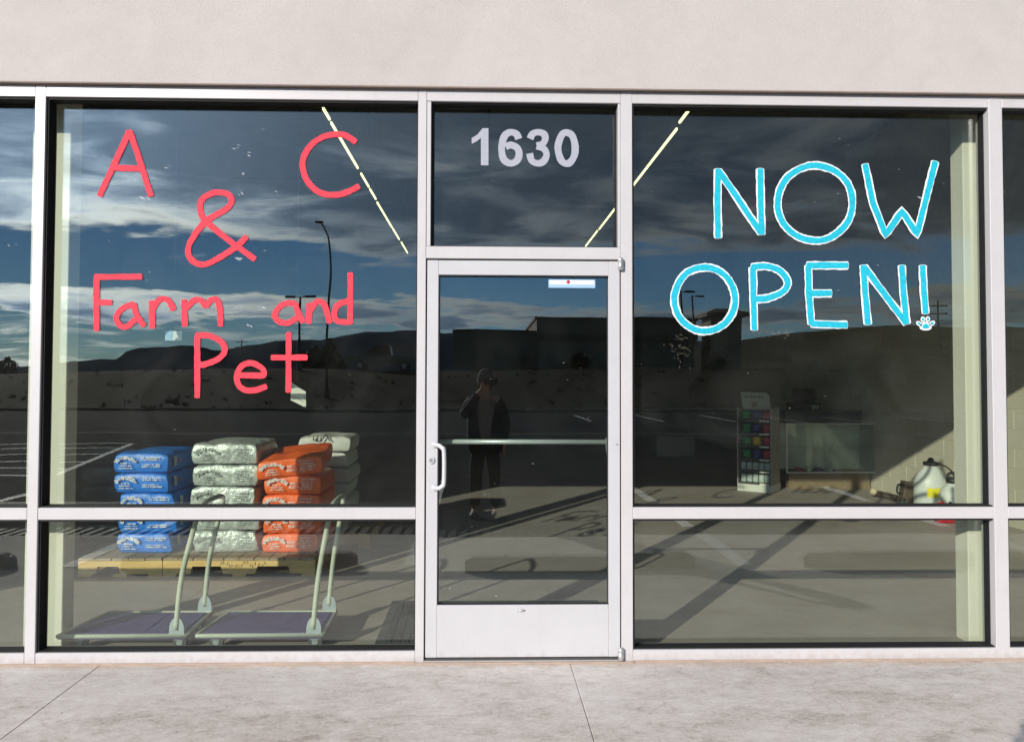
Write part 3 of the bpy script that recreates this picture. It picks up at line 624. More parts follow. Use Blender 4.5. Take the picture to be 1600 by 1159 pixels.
def letter(parent, strokes, w, m, outline=None, seed=0):
    """strokes: list of (points in photo pixels, curved, closed)"""
    off = -Vector(parent.parent.location)-Vector(parent.location)
    mb = MB(); ob = MB()
    for k, (pts, curved, closed) in enumerate(strokes):
        q = [fpt(p) for p in pts]
        path = smooth_path(q, 7, closed) if curved else dense(q)
        if outline: ribbon(ob, path, outline/294., LY+.0016+.0001*k, .0010, closed, .085, seed=seed*7+k)
        ribbon(mb, path, w/294., LY-.0001*k, .0014, closed, .085, seed=seed*5+k)
    if outline: ob.build('letter_outline', M['whitep'], parent)
    return mb.build('letter', M[m], parent)
L, C_, O_ = (lambda *p: (p, False, False)), (lambda *p: (p, True, False)), (lambda *p: (p, True, True))
def ell(cx, cy, rx, ry, n=14, seed=1):
    r_ = random.Random(seed); return O_(*[(cx+rx*math.cos(2*math.pi*k/n)*(1+r_.uniform(-.015, .015)), cy+ry*math.sin(2*math.pi*k/n)*(1+r_.uniform(-.015, .015))) for k in range(n)])
LP = wins[1][1]; RP = wins[2][1]
red = [
 [L((202, 205), (155.5, 306)), L((202, 205), (219, 253), (236, 306)), L((175, 262.5), (220, 263.5))],
 [C_((555.4, 222), (540, 212), (521, 210.4), (497, 218), (479, 236), (473, 258), (479.5, 282), (497, 299.5), (521, 304.6), (541.6, 301), (560.6, 291))],
 [C_((398, 405), (360, 377), (322, 346), (313, 329), (316, 312), (335, 301), (355, 303), (361.6, 314), (353, 327), (322, 346), (299.5, 374), (294, 395), (303.6, 409.5), (322, 412.6), (349, 399), (370, 384.7), (385, 370))],
 [L((150.6, 434), (150.6, 516)), L((148, 432.5), (221, 432.5)), L((152, 472.7), (174, 472.7))],
 [C_((208.4, 475), (192, 481.5), (182, 495), (186.4, 507.6), (198, 510.4), (211, 499)), C_((208.4, 475), (214, 493), (225, 509))],
 [L((237.3, 470.5), (237.8, 511.8)), C_((238.6, 483), (249, 468.5), (263, 469), (270.8, 484))],
 [L((287.3, 469), (288.7, 509)), C_((289.5, 482), (303, 469.5), (314.3, 469.5), (321, 479)), C_((321, 479), (330.8, 468.3), (340.4, 470), (344, 490), (344.5, 509))],
 [C_((461.4, 474.6), (443.5, 474.6), (430, 488.4), (434, 500.8), (449, 504.9), (465, 496)), C_((461.4, 474.6), (466, 489), (473.8, 503))],
 [L((483.4, 474.6), (482.6, 504.9)), C_((484.8, 484), (495, 471.5), (506, 475), (511.5, 489.8), (515, 504))],
 [L((547.2, 427), (547.2, 504.9)), C_((545.3, 470), (529, 476), (522, 489.8), (527, 501.5), (547, 503))],
 [L((308.2, 525), (308.2, 620.4)), C_((306, 524), (328, 525), (345.9, 533.8), (351, 547.5), (341.8, 560), (322.5, 568.5), (310, 570.3))],
 [C_((374.8, 586), (395, 586.5), (411.9, 585.5), (409, 575), (392.7, 567), (377.5, 572.3), (369.8, 586), (372, 599.8), (383, 609), (399.5, 609.4), (416, 603.5))],
 [L((451.2, 520), (450.4, 612)), L((424.3, 558.5), (479.3, 558.5))],
]
for k, st in enumerate(red): letter(LP, st, 9.4 if k < 4 else 9.2, 'red', seed=k)
cyan = [
 [L((1122, 265), (1121, 318), (1122, 371)), L((1123.4, 267), (1189, 364)), L((1188, 264.5), (1188.6, 315), (1190.5, 365.5))],
 [ell(1273.8, 317.2, 58.6, 58.8, 15, 3)],
 [L((1352, 257.3), (1364, 316.3), (1383.7, 368), (1409.5, 329.2), (1433, 366.6), (1447, 310.5), (1461.3, 253))],
 [ell(1101, 467.2, 47.5, 50, 14, 5)],
 [L((1176.6, 418.3), (1177, 465), (1179, 514.6)), C_((1175, 417.5), (1199.6, 416.3), (1219.8, 424), (1230.7, 441.3), (1222.6, 456), (1199.6, 465.8), (1179.5, 467.2))],
 [L((1263, 415.5), (1264, 460), (1268, 506)), L((1261.5, 414.6), (1324.7, 414.6)), L((1266, 458.6), (1298.8, 458)), L((1268, 506), (1323.3, 507.5))],
 [L((1349, 415.5), (1352, 460), (1356.3, 506)), L((1350.6, 417), (1416, 505)), L((1409.5, 415.5), (1412, 460), (1416.7, 505))],
 [L((1441.7, 415.5), (1446.3, 489))],
]
for k, st in enumerate(cyan): letter(RP, st, 9.4, 'cyan', outline=13.4, seed=40+k)
# paw print that dots the exclamation mark
def blob(mb, cx, cy, rx, ry, y, rot=0.0, thick=.0012, tri=0.0, n=18):
    pl = []
    for k in range(n):
        a = 2*math.pi*k/n; ex = rx*math.cos(a)*(1+tri*math.sin(a)); ey = ry*math.sin(a)
        pl.append(fpt((cx+ex*math.cos(rot)-ey*math.sin(rot), cy+ex*math.sin(rot)+ey*math.cos(rot))))
    vs = [(p.x, y, p.y) for p in pl]+[(p.x, y+thick, p.y) for p in pl]
    mb.add(vs, [tuple(range(n)), tuple(range(2*n-1, n-1, -1))]+[(k, n+k, n+(k+1) % n, (k+1) % n) for k in range(n)])
po, pb = MB(), MB()
for cx_, cy_, rx_, ry_, ro, tr in ((1446.6, 509.4, 9.0, 6.8, 0, .35), (1436.4, 505.6, 5.2, 3.6, .6, 0), (1442.3, 498.9, 3.6, 4.4, 0, 0), (1450.0, 498.6, 3.6, 4.4, 0, 0), (1456.6, 505.0, 5.2, 3.6, -.6, 0)):
    blob(po, cx_, cy_, rx_, ry_, LY+.0016, ro, .001, tr); blob(pb, cx_, cy_, rx_*.62-.3, ry_*.62-.3, LY-.0003, ro, .0014, tr)
po.build('paw_outline', M['whitep'], RP); pb.build('paw_print', M['cyan'], RP)

# house number
def zz(p): return (660+p[0]/5., 180+p[1]/5.)
nm = [MB() for _ in range(4)]
one = [fpt(zz(p)) for p in ((470, 103), (516, 103), (516, 393), (457, 393), (457, 178), (425, 206), (385, 226), (385, 180), (430, 152))]
def flat(mb, pl, y, thick=.0008):
    n = len(pl); vs = [(p.x, y, p.y) for p in pl]+[(p.x, y+thick, p.y) for p in pl]
    mb.add(vs, [tuple(range(n)), tuple(range(2*n-1, n-1, -1))]+[(k, n+k, n+(k+1) % n, (k+1) % n) for k in range(n)])
flat(nm[0], one, LY)
def dig(mb, pts, w, closed=False, dy=0.0): ribbon(mb, smooth_path([fpt(zz(p)) for p in pts], 7, closed), w/5/294., LY-dy, .0008, closed, 0.0, cap=False)
dig(nm[1], ((752, 188), (735, 148), (690, 135), (645, 160), (622, 225), (621, 300), (640, 352), (688, 377), (738, 358), (755, 307), (738, 257), (692, 233), (650, 250)), 56)
dig(nm[2], ((840, 186), (862, 148), (908, 134), (952, 152), (958, 195), (935, 228), (893, 240)), 54)
dig(nm[2], ((893, 242), (945, 262), (970, 306), (950, 358), (905, 378), (855, 357), (838, 300)), 54, dy=.0006)
dig(nm[3], [(1127+67*math.cos(2*math.pi*k/16)*(1 if abs(math.cos(2*math.pi*k/16)) > .5 else .98), 258+122*math.sin(2*math.pi*k/16)) for k in range(16)], 56, True)
for m_ in nm: m_.build('digit', M['vinyl'], tp)
# lettering was laid out in world metres: bring it into its pane's frame (panes carry world coordinates already)

# ---------------------------------------------------------------- door
dx0, dx1, dz0, dz1 = FX(666.3, 700), FX(968.6, 700), FZ(1026), FZ(407.5)
gx0, gx1, gz0, gz1 = FX(684, 700, -.004), FX(951, 700, -.004), FZ(944.5, 800, -.004), FZ(430, 800, -.004)
door = thing('entrance_door', 'white aluminium shop door with full glass and push bar', 'door', (dx0, 0, dz0))
def D(o): o.parent = door; o.location = -Vector(door.location); return o
dm = M['door_paint']
D(B('stile', dm, None, (dx0, -.004, dz0), (gx0, .042, dz1), bev=.002)); D(B('stile', dm, None, (gx1, -.004, dz0), (dx1, .042, dz1), bev=.002))
D(B('top_rail', dm, None, (gx0+.0003, -.0035, gz1), (gx1-.0003, .0415, dz1-.0005), bev=.002)); D(B('bottom_rail', dm, None, (gx0+.0003, -.0035, dz0+.0005), (gx1-.0003, .0415, gz0), bev=.002))
D(ring('glazing_bead', gx0+.0005, gx1-.0005, gz0+.0005, gz1-.0005, None, t=.006, ya=.0, yb=.018))
dp = D(B('pane', M['glass_door'], None, (gx0+.001, .0185, gz0+.001), (gx1-.001, .0245, gz1-.001)))
s0, s1 = P(857, 436.5, Y=.017), P(930, 450, Y=.017)
MB().box((s0.x, .0172, s1.z), (s1.x, .0178, s0.z)).build('sticker', M['card_blue'], dp)
zz0 = s1.z+.018
MB().box((s0.x+.006, .0164, zz0), (s1.x-.006, .0170, s0.z-.004)).build('sticker_strip', M['card'], dp)
bx = (s0.x+s1.x)/2-.02
MB().lathe([(.001, 0), (.010, .0001), (.010, .0006), (.001, .0007)], n=14).build('sticker_dot', M['g_red'], dp)
do = [o for o in dp.children if o.name.startswith('sticker_dot')][0]; do.rotation_euler = (R(90), 0, 0); do.location = (bx, .0162, (zz0+s0.z)/2)
# pull handle
h0, h1 = P(678, 694, Y=-.004), P(678, 761, Y=-.004); hx = FX(694, 725, -.05)
hp = [(h0.x, -.004, h0.z), (h0.x+.006, -.03, h0.z), (h0.x+.03, -.058, h0.z-.002), (hx-.012, -.064, h0.z-.012), (hx, -.066, h0.z-.035), (hx, -.066, h1.z+.035), (hx-.012, -.064, h1.z+.012), (h0.x+.03, -.058, h1.z+.002), (h0.x+.006, -.03, h1.z), (h0.x, -.004, h1.z)]
D(MB().tube(smooth_path(hp, 5), .0115, 12).build('pull_handle', M['pull'], None))
for q in (h0, h1): D(MB().tube([(q.x, -.0042, q.z), (q.x, -.009, q.z)], .019, 18).build('handle_rose', M['pull'], None))
lk = P(673.5, 718.5, Y=-.006)
lc = D(MB().tube([(lk.x, -.0042, lk.z), (lk.x, -.012, lk.z)], .019, 20).build('lock_cylinder', M['pull'], None))
MB().tube([(lk.x, -.0122, lk.z), (lk.x, -.0145, lk.z)], .011, 16).build('keyway', M['alu'], lc); MB().box((lk.x-.0012, -.0155, lk.z-.006), (lk.x+.0012, -.0146, lk.z+.006)).build('key_slot', M['black'], lc)
pbz = FZ(690, 800, .11)
D(MB().tube([(gx0-.02, .11, pbz), (gx1+.02, .11, pbz)], .0135, 14).build('push_bar', M['bar'], None))
for xx in (gx0-.015, gx1+.015): D(MB().prism([(0.043, pbz-.11), (.043, pbz+.03), (.12, pbz+.02), (.12, pbz-.02)], 'x', xx-.012, xx+.012).build('bar_bracket', M['bar'], None))
lg = P(815, 953.5, Y=-.005); D(MB().lathe([(.001, 0), (.020, .0004), (.020, .0022), (.001, .003)], n=22, sy=.34).build('badge', M['alu'], None))
bd = [o for o in door.children if o.name.startswith('badge')][0]; bd.rotation_euler = (R(90), 0, 0); bd.location = Vector((lg.x, -.0036, lg.z))-Vector(door.location)
for (px_, py_) in ((969.5, 412), (970, 1021)):
    q = P(px_, py_, Y=-.012); D(MB().lathe([(.006, -.036), (.015, -.031), (.016, .006), (.013, .0075), (.013, .0095), (.016, .011), (.014, .026), (.005, .034)], (q.x, -.014, q.z), 16).build('pivot_hinge', M['alu'], None))
sc_ = P(964, 694, Y=-.004); D(MB().tube([(sc_.x, -.004, sc_.z), (sc_.x, -.0065, sc_.z)], .005, 10).build('screw', M['alu'], None))

# ================================================================== things inside the shop
# ---- rows of strip lights under the ceiling
LZ = 3.75
def strip(p0, p1, lab, grp):
    a, b = P(*p0, Z=LZ), P(*p1, Z=LZ); x = (a.x+b.x)/2
    t = thing('strip_light', lab, 'ceiling light', (x, (a.y+b.y)/2, LZ), group=grp); hl = abs(b.y-a.y)/2
    B('diffuser', M['lamp'], t, (-.0085, -hl, -.007), (.0085, hl, .012)); B('channel', M['lamp_body'], t, (-.009, -hl-.01, .0125), (.009, hl+.01, .04))
    for s_ in (-.8, .8): B('hanger', M['steel_dark'], t, (-.004, s_*hl-.004, .0405), (.004, s_*hl+.004, 1.14))
zl = lambda x, y: (300+x/2.8975, 120+y/2.8975)
nearest = ['first', 'second', 'third', 'fourth', 'fifth', 'sixth', 'seventh']
for k, (a, b) in enumerate([(zl(592, 145), zl(625, 195)), (zl(631, 210), zl(750, 415)), (zl(765, 440), zl(801, 500)), (zl(806, 510), zl(832, 555)), (zl(838, 570), zl(905, 682)), (zl(909, 688), zl(938, 737)), (zl(945, 750), zl(978, 798))]):
    strip(a, b, f'yellowish ceiling strip light, {nearest[k]} from the window in the row above the red lettering', 'strip lights')
for k, (a, b) in enumerate([((1077, 173), (1061, 192)), ((1057, 202), (975, 309)), ((965, 322), (935.5, 358.5)), ((933.5, 361), (915, 385))]):
    strip(a, b, f'yellowish ceiling strip light, {nearest[k]} from the window in the row right of the number', 'strip lights')

# ---- ceiling fan and unit heater seen dimly through the transom
fz = P(764, 268, Y=5.0)
fan = thing('ceiling_fan', 'dark ceiling fan hanging behind the house number', 'ceiling fan', (fz.x, 5.0, fz.z))
MB().lathe([(.03, -.10), (.085, -.07), (.10, 0), (.085, .05), (.02, .09)], n=20).build('motor', M['fan'], fan)
MB().tube([(0, 0, .09), (0, 0, 4.9-fz.z)], .014, 10).build('downrod', M['fan'], fan)
for k in range(5):
    a = k*2*math.pi/5+.35; c, s_ = math.cos(a), math.sin(a); vs = []
    for r_, w_ in ((.10, .03), (.2, .065), (.6, .08), (.66, .06)):
        for sg, dz in ((-1, -.014), (1, .014)): vs += [(c*r_-s_*w_*sg, s_*r_+c*w_*sg, dz-.02), (c*r_-s_*w_*sg, s_*r_+c*w_*sg, dz-.012)]
    m_ = MB(); fs = []
    for i in range(3): o_ = i*4; fs += [(o_, o_+4, o_+6, o_+2), (o_+1, o_+3, o_+7, o_+5), (o_, o_+1, o_+5, o_+4), (o_+2, o_+6, o_+7, o_+3)]
    fs += [(0, 2, 3, 1), (12, 13, 15, 14)]
    m_.add(vs, fs).build('blade', M['fan'], fan)
MB().lathe([(.02, -.24), (.06, -.22), (.075, -.14), (.05, -.101)], n=18).build('light_kit', M['fan'], fan)
hz = P(733, 326, Y=9.0)
ht = thing('unit_heater', 'dark box heater hung from the shop ceiling left of the fan', 'heater', (hz.x, 9.0, hz.z))
B('cabinet', M['steel_dark'], ht, (-.17, -.18, -.13), (.17, .18, .13), bev=.01)
for k in range(5): B('louvre', M['lamp_body'], ht, (-.15, -.20, -.10+k*.045), (.15, -.182, -.085+k*.045))
MB().tube([(0, 0, .131), (0, 0, 4.9-hz.z)], .02, 8).build('flue', M['steel_dark'], ht)
pz = P(500, 311, Y=11.5).z
B('duct_pipe', M['g_purple'], shop, (-7.0, 11.4, pz-.06), (P(735, 313, Y=11.5).x, 11.55, pz+.06), bev=.03)

# ---- pallets
def pallet(x0, x1, y0, y1, lab, writing=False):
    t = thing('pallet', lab, 'pallet', ((x0+x1)/2, y0, 0)); W = (x1-x0)/2; Dp = y1-y0
    for yy in (0, Dp/2-.02, Dp-.04):
        a, b = -W, W; n0, n1 = a+.2*min(1, W/.5), a+.2*min(1, W/.5)+.25*min(1, W/.4); poly = [(a, .022), (n0, .022), (n0+.02, .078), (n1-.02, .078), (n1, .022)]
        if W > .5: m0, m1 = b-.45, b-.18; poly += [(m0, .022), (m0+.02, .078), (m1-.02, .078), (m1, .022)]
        poly += [(b, .022), (b, .122), (a, .122)]
        MB().prism(poly, 'y', yy, yy+.038).build('stringer', M['wood'], t)
    n = max(4, int(2*W/.104)); st = 2*W/n
    for k in range(n): B('deck_board', M['wood_top'], t, (-W+k*st+.002, -.003-.004*(k % 2), .1225), (-W+(k+1)*st-.003, Dp, .141), bev=.002)
    for k in range(3): B('bottom_board', M['wood'], t, (-W+k*(2*W-.1)/2, .0, .002), (-W+k*(2*W-.1)/2+.1, Dp, .0215))
    if writing:
        m_ = MB(); r_ = random.Random(5)
        for k in range(16):
            xx = -.14+k*.022+r_.uniform(-.004, .004); zz_ = .088+r_.uniform(-.012, .02)
            m_.tube([(xx, -.0006, zz_-.012), (xx+r_.uniform(-.006, .012), -.0006, zz_+.012), (xx+r_.uniform(0, .014), -.0006, zz_-.004)], .0016, 5)
        m_.build('scribbled_marks', M['brown'], t)
    return t
PY = 1.80
def xy(px, y, py=885): return P(px, py, Y=y).x
pallet(xy(122, PY), xy(254, PY)-.004, PY, PY+1.0, 'short pine pallet end under the blue bags')
pallet(xy(254.5, PY), xy(492, PY), PY, PY+1.0, 'long pine pallet with scribbled marks under the silver and orange bags', True)
pallet(-1.95, -1.0, 2.80, 3.80, 'pine pallet at the back under the white bags')

# ---- bags of feed
def bag_mesh(w, d, h, seed, puff=.10, wrinkle=.008):
    nx_, ny_, nz_ = 18, 20, 8; rnd = random.Random(seed); vs = []; idx = {}; fs = []
    sag = rnd.uniform(.010, .024); kx, ky = rnd.uniform(-.03, .03), rnd.uniform(-.03, .03); lean = rnd.uniform(-.012, .012); h = h*rnd.uniform(.97, 1.02)
    def ease(q): return math.copysign(1-(1-abs(q))**1.7, q)
    def pt_(u, v_, t_):   # each -1..1
        u, v_, t_ = ease(u), ease(v_), ease(t_)
        rim = abs(t_)**10
        X_ = u*w/2*(1-.022*rim)*(1-.020*abs(v_)**8+kx*v_); Y_ = v_*d/2*(1-.018*rim)*(1-.012*abs(u)**8+ky*u)
        dome = (1-abs(u)**7)*(1-abs(v_)**7)
        Z_ = t_*h/2*(.93+.09*dome)
        bul = 1-t_*t_
        X_ += math.copysign(bul*.009, u)*abs(u)**6; Y_ += math.copysign(bul*.008, v_)*abs(v_)**6
        if t_ > 0: Z_ += sag*mnoise.noise(Vector((u*1.6+seed, v_*1.6, 3)))*dome
        nn = mnoise.noise_vector(Vector((X_*8+seed*3.1, Y_*8, Z_*11+seed)))*wrinkle*.8 + mnoise.noise_vector(Vector((X_*27+seed, Y_*27, Z_*38)))*wrinkle*.5
        X_ += lean*t_; Z_ -= .006*(1+t_)*abs(u)**5*(1+mnoise.noise(Vector((seed, v_*2, u))))
        cz = Vector((X_, Y_, Z_+h/2*1.0))+nn
        if t_ <= -.999: cz.z = max(cz.z*.25, 0.0)+.004
        return cz
    def vid(i, j, k):
        key = (i, j, k)
        if key not in idx: idx[key] = len(vs); vs.append(pt_(i/nx_*2-1, j/ny_*2-1, k/nz_*2-1))
        return idx[key]
    for i in range(nx_):
        for j in range(ny_):
            fs.append((vid(i, j, nz_), vid(i+1, j, nz_), vid(i+1, j+1, nz_), vid(i, j+1, nz_))); fs.append((vid(i, j, 0), vid(i, j+1, 0), vid(i+1, j+1, 0), vid(i+1, j, 0)))
    for i in range(nx_):
        for k in range(nz_):
            fs.append((vid(i, 0, k), vid(i+1, 0, k), vid(i+1, 0, k+1), vid(i, 0, k+1))); fs.append((vid(i, ny_, k), vid(i, ny_, k+1), vid(i+1, ny_, k+1), vid(i+1, ny_, k)))
    for j in range(ny_):
        for k in range(nz_):
            fs.append((vid(0, j, k), vid(0, j, k+1), vid(0, j+1, k+1), vid(0, j+1, k))); fs.append((vid(nx_, j, k), vid(nx_, j+1, k), vid(nx_, j+1, k+1), vid(nx_, j, k+1)))
    return MB().add(vs, fs, True)
def front_marks(w, d, h, seed, kind):
    """small illegible print, a curved line of big letters and blocks of tiny type, on the bag's front"""
    m_ = MB(); r_ = random.Random(seed); y = -d/2-.028
    def glyph(x, z, s, rot=0.0):
        for _ in range(2):
            a = r_.uniform(0, math.pi); dx_, dz_ = math.cos(a)*s*.45, math.sin(a)*s*.5
            p0, p1 = Vector((-dx_, -dz_)), Vector((dx_, dz_)); c, sn = math.cos(rot), math.sin(rot)
            q = [(x+p.x*c-p.y*sn, z+p.x*sn+p.y*c) for p in (p0, p1)]
            t = Vector((q[1][0]-q[0][0], q[1][1]-q[0][1])); t = t.normalized() if t.length else Vector((1, 0)); n_ = Vector((-t.y, t.x))*s*.19
            m_.add([(q[0][0]-n_.x, y, q[0][1]-n_.y), (q[1][0]-n_.x, y, q[1][1]-n_.y), (q[1][0]+n_.x, y, q[1][1]+n_.y), (q[0][0]+n_.x, y, q[0][1]+n_.y)], [(0, 1, 2, 3)])
    cxm = -w*.27
    for k in range(9):
        a = math.pi*(.86-.72*k/8); glyph(cxm+math.cos(a)*w*.19, h*.44+math.sin(a)*h*.34, .030, a-math.pi/2)
    def line(x0, x1, z, s):
        x = x0
        while x < x1: glyph(x, z, s); x += s*(.75 if r_.random() < .85 else 1.6)
    line(cxm-.03, cxm+.03, h*.50, .013); line(cxm-.045, cxm+.04, h*.38, .010); line(cxm-.05, cxm+.05, h*.26, .010)
    rx0 = w*.16 if kind == 'orange' else w*.02
    for z_, s_ in ((.78, .012), (.68, .011), (.44, .011), (.34, .012)) if kind != 'orange' else ((.80, .009), (.66, .010), (.54, .010), (.43, .010), (.32, .009)):
        line(rx0+r_.uniform(0, .02), w*.43-r_.uniform(0, .03), h*z_, s_)
    return m_
def text_on(parent, body, size, x, y, z, m):
    c = bpy.data.curves.new('printed_word_curve', 'FONT'); c.body = body; c.size = size; c.align_x = 'CENTER'; c.offset = size*.018; c.extrude = .0004
    tmp = bpy.data.objects.new('tmp', c); COL.objects.link(tmp); bpy.context.view_layer.update()
    me = bpy.data.meshes.new_from_object(tmp.evaluated_get(bpy.context.evaluated_depsgraph_get())); bpy.data.objects.remove(tmp)
    me.materials.clear(); me.materials.append(m); o = bpy.data.objects.new('printed_word', me); COL.objects.link(o); o.parent = parent; o.location = (x, y, z); o.rotation_euler = (R(90), 0, 0)
    return o
def bag(name, m, w, d, h, loc, rz, seed, lab, grp, kind=None, tilt=(0, 0), wrinkle=.008):
    t = thing(name, lab, 'bag', loc, rz, grp); t.rotation_euler = (tilt[0], tilt[1], rz)
    bag_mesh(w, d, h*1.01, seed, wrinkle=wrinkle).build('sack', m, t)
    if kind in ('blue', 'orange'):
        front_marks(w, d, h, seed, kind).build('printed_marks', M['print'], t)
        if kind == 'orange': text_on(t, 'DOG', .028, w*.04, -d/2-.028, h*.53, M['print']); text_on(t, 'FOOD', .028, w*.04, -d/2-.028, h*.33, M['print'])
    if kind in ('blue', 'black'):
        s_ = w/2+.024; B('barcode_label', M['print_tan'], t, (s_-.002, -d*.40, h*.30), (s_, -d*.40+.05, h*.80)); B('side_print', M['print_red'], t, (s_-.002, -d*.22, h*.45), (s_, -d*.22+.03, h*.62))
    if kind == 'silver': m_ = front_marks(w, d, h*.9, seed, 'orange'); m_.build('printed_marks', M['print_grey'], t)
    return t
PT = .1415
def stack(n, base, x0, x1, y0, d, h, name, m, colour, kind, jit, wh=None, wrinkle=.008, ztop=PT):
    w = x1-x0; r_ = random.Random(hash(colour) % 97 if False else sum(map(ord, colour)))
    for k in range(n):
        lv = n-1-k
        dxk = jit[k] if k < len(jit) else 0
        bag(name, m, w, d, h, ((x0+x1)/2+dxk, y0+d/2, ztop+k*h), r_.uniform(-.03, .03), sum(map(ord, colour))+k*13, f'{colour} bag of feed, {ORD[lv]} of its stack {wh}', f'{colour} bags', kind, wrinkle=wrinkle)
by = 1.96
stack(5, 0, P(184, 865, Y=by).x, P(268, 865, Y=by).x, by, .62, .154, 'feed_bag', M['bag_blue'], 'blue', 'blue', [-.005, .012, .012, -.025, -.04], 'on the short pallet end')
stack(5, 0, P(299, 862, Y=by).x, P(398, 862, Y=by).x, by+.02, .62, .170, 'feed_bag', M['bag_silver'], 'silver', 'silver', [0, .012, -.012, .012, -.004], 'behind the cart handles', wrinkle=.016)
ox0, ox1 = P(411, 862, Y=by).x, P(497, 862, Y=by).x
stack(4, 0, ox0, ox1, by, .62, .150, 'feed_bag', M['bag_orange'], 'orange', 'orange', [.0, .002, .006, .006], 'under the slumped orange bag')
bag('feed_bag', M['bag_orange'], .48, .66, .150, ((ox0+ox1)/2-.02, by+.31, PT+4*.150+.016), .05, 77, 'orange bag of feed slumped askew on top of the orange stack', 'orange bags', 'orange', tilt=(.09, -.10))
for k in range(6):
    t = bag('pet_food_bag', M['bag_white'], .45, .60, .139, (-1.435+(.01 if k % 2 else -.012), 3.18, PT+k*.139), .02*(k % 3-1), 301+k, f'white bag, {ORD[5-k]} of the stack behind the orange bags', 'white bags')
    if k == 5:
        m_ = MB(); zf = .150
        for a, b in (((-.02, .02), (.02, .08)), ((.02, .08), (.06, .02)), ((-.09, .03), (-.05, .03)), ((-.05, .03), (-.05, .07)), ((-.09, .06), (-.09, .03))):
            m_.tube([(a[0], -.335, a[1]+.078), (b[0], -.335, b[1]+.078)], .005, 6)
        m_.build('printed_marks', M['print_dark'], t)
for k in range(5): bag('feed_bag', M['bag_black'], .44, .62, .158, (-3.05+.01*(k % 2), 2.62, PT+k*.158), .02*(k % 2), 401+k, f'charcoal bag of feed, {ORD[4-k]} of the dark stack left of the blue bags', 'charcoal bags', 'black')

# ---- platform carts
def cart(xf0, xf1, y0, y1, lab, hx, skew):
    t = thing('platform_cart', lab, 'cart', ((xf0+xf1)/2, y0, 0), group='platform carts'); W = (xf1-xf0)/2; Dp = y1-y0; z = .098
    sh = MB(); poly = [(-W, 0), (W, 0), (W, Dp), (-W+skew, Dp)]
    MB().prism(poly, 'z', z-.022, z-.004).build('deck', M['cart_deck'], t)
    ins = [(-W+.03, .025), (W-.03, .025), (W-.03, Dp-.025), (-W+skew+.03, Dp-.025)]
    MB().prism(ins, 'z', z-.0035, z+.002).build('deck_mat', M['cart_deck'], t)
    ed = [(p[0], p[1], z-.006) for p in poly]
    MB().tube(ed+[ed[0]], .012, 8, caps=False).build('rim', M['cart_tube'], t)
    for (cx0, cy0) in ((-W+.09, .07), (W-.05, .07), (-W+skew+.09, Dp-.07), (W-.05, Dp-.07)):
        c = B('caster_fork', M['cart_steel'], t, (cx0-.026, cy0-.027, .050), (cx0+.026, cy0+.027, .0755), bev=.005)
        wh = MB().tube([(cx0, cy0-.015, .038), (cx0, cy0+.015, .038)], .0375, 20).build('wheel', M['rubber'], t)
        MB().tube([(cx0, cy0-.0185, .038), (cx0, cy0+.0185, .038)], .017, 12).build('hub', M['cart_steel'], wh)
    for yy in (.0, Dp):
        pl = [(W-.085+.075*(1-math.cos(math.pi*k/10))/1.0*.55, z+.095*math.sin(math.pi*k/10)**.7) for k in range(11)]
        br = MB().prism(pl, 'y', yy-.006, yy+.006).build('hinge_plate', M['cart_steel'], t)
        for q in (.012, .03): MB().tube([(W-.055+q*.5, yy-.0095, z+.03+q), (W-.055+q*.5, yy+.0095, z+.03+q)], .006, 8).build('bolt', M['rubber'], br)
    hb = [(W-.048, -.002, z+.03), (W-.02, .0, z+.32), (W+hx, .01, .72), (W+hx+.012, .04, .785), (W+hx+.014, Dp/2, .80), (W+hx+.012, Dp-.04, .785), (W+hx, Dp-.01, .72), (W-.02, Dp, z+.32), (W-.048, Dp+.002, z+.03)]
    MB().tube(smooth_path(hb, 6), .0145, 12).build('handle', M['cart_tube'], t)
    return t
c1a, c1b = P(92, 987, Z=.098), P(290, 985, Z=.098)
cart(P(90, 987, Y=.175).x, P(289, 985, Y=.175).x, .175, .60, 'blue decked platform cart with cream handle, left one of the pair', .05, .07)
cart(P(306, 989, Y=.175).x, P(503, 985, Y=.175).x, .175, .60, 'blue decked platform cart with cream handle, right one beside the door', .03, .04)

# ---- floor mat by the door
fm = thing('floor_mat', 'dark ribbed entrance mat just inside the door', 'mat', (.1, .7, 0))
B('backing', M['rubber'], fm, (-.70, -.43, .001), (.68, .43, .007), bev=.003)
for k in range(26): B('rib', M['mat'], fm, (-.655+k*.0505, -.40, .0072), (-.655+k*.0505+.043, .40, .013))

# ---- cards, tags and tape on and behind the left window
a, b = P(258, 517, Y=.30), P(284, 532, Y=.30)
cd = thing('hanging_card', 'small half blue half white card hanging under the word Farm', 'card', (a.x, .30, b.z))
B('blue_half', M['card_blue'], cd, (0, 0, 0), ((b.x-a.x)*.48, .002, a.z-b.z)); B('white_half', M['card'], cd, ((b.x-a.x)*.48+.0004, 0, 0), (b.x-a.x, .002, a.z-b.z))
MB().tube([((b.x-a.x)/2, .004, a.z-b.z-.01), ((b.x-a.x)/2, .004, 4.45-b.z)], .0015, 5).build('string', M['steel_dark'], cd)
q = [P(455, 597, Y=.35), P(478, 612, Y=.35), P(478, 637, Y=.35), P(454, 625, Y=.35)]
sg = thing('hanging_sign', 'slanted white sign card hanging below the letter t', 'sign', (q[0].x, .35, q[3].z))
o = MB().prism([(p.x, p.z) for p in q], 'y', .35, .353).build('board', M['card'], sg); o.location = -Vector(sg.location)
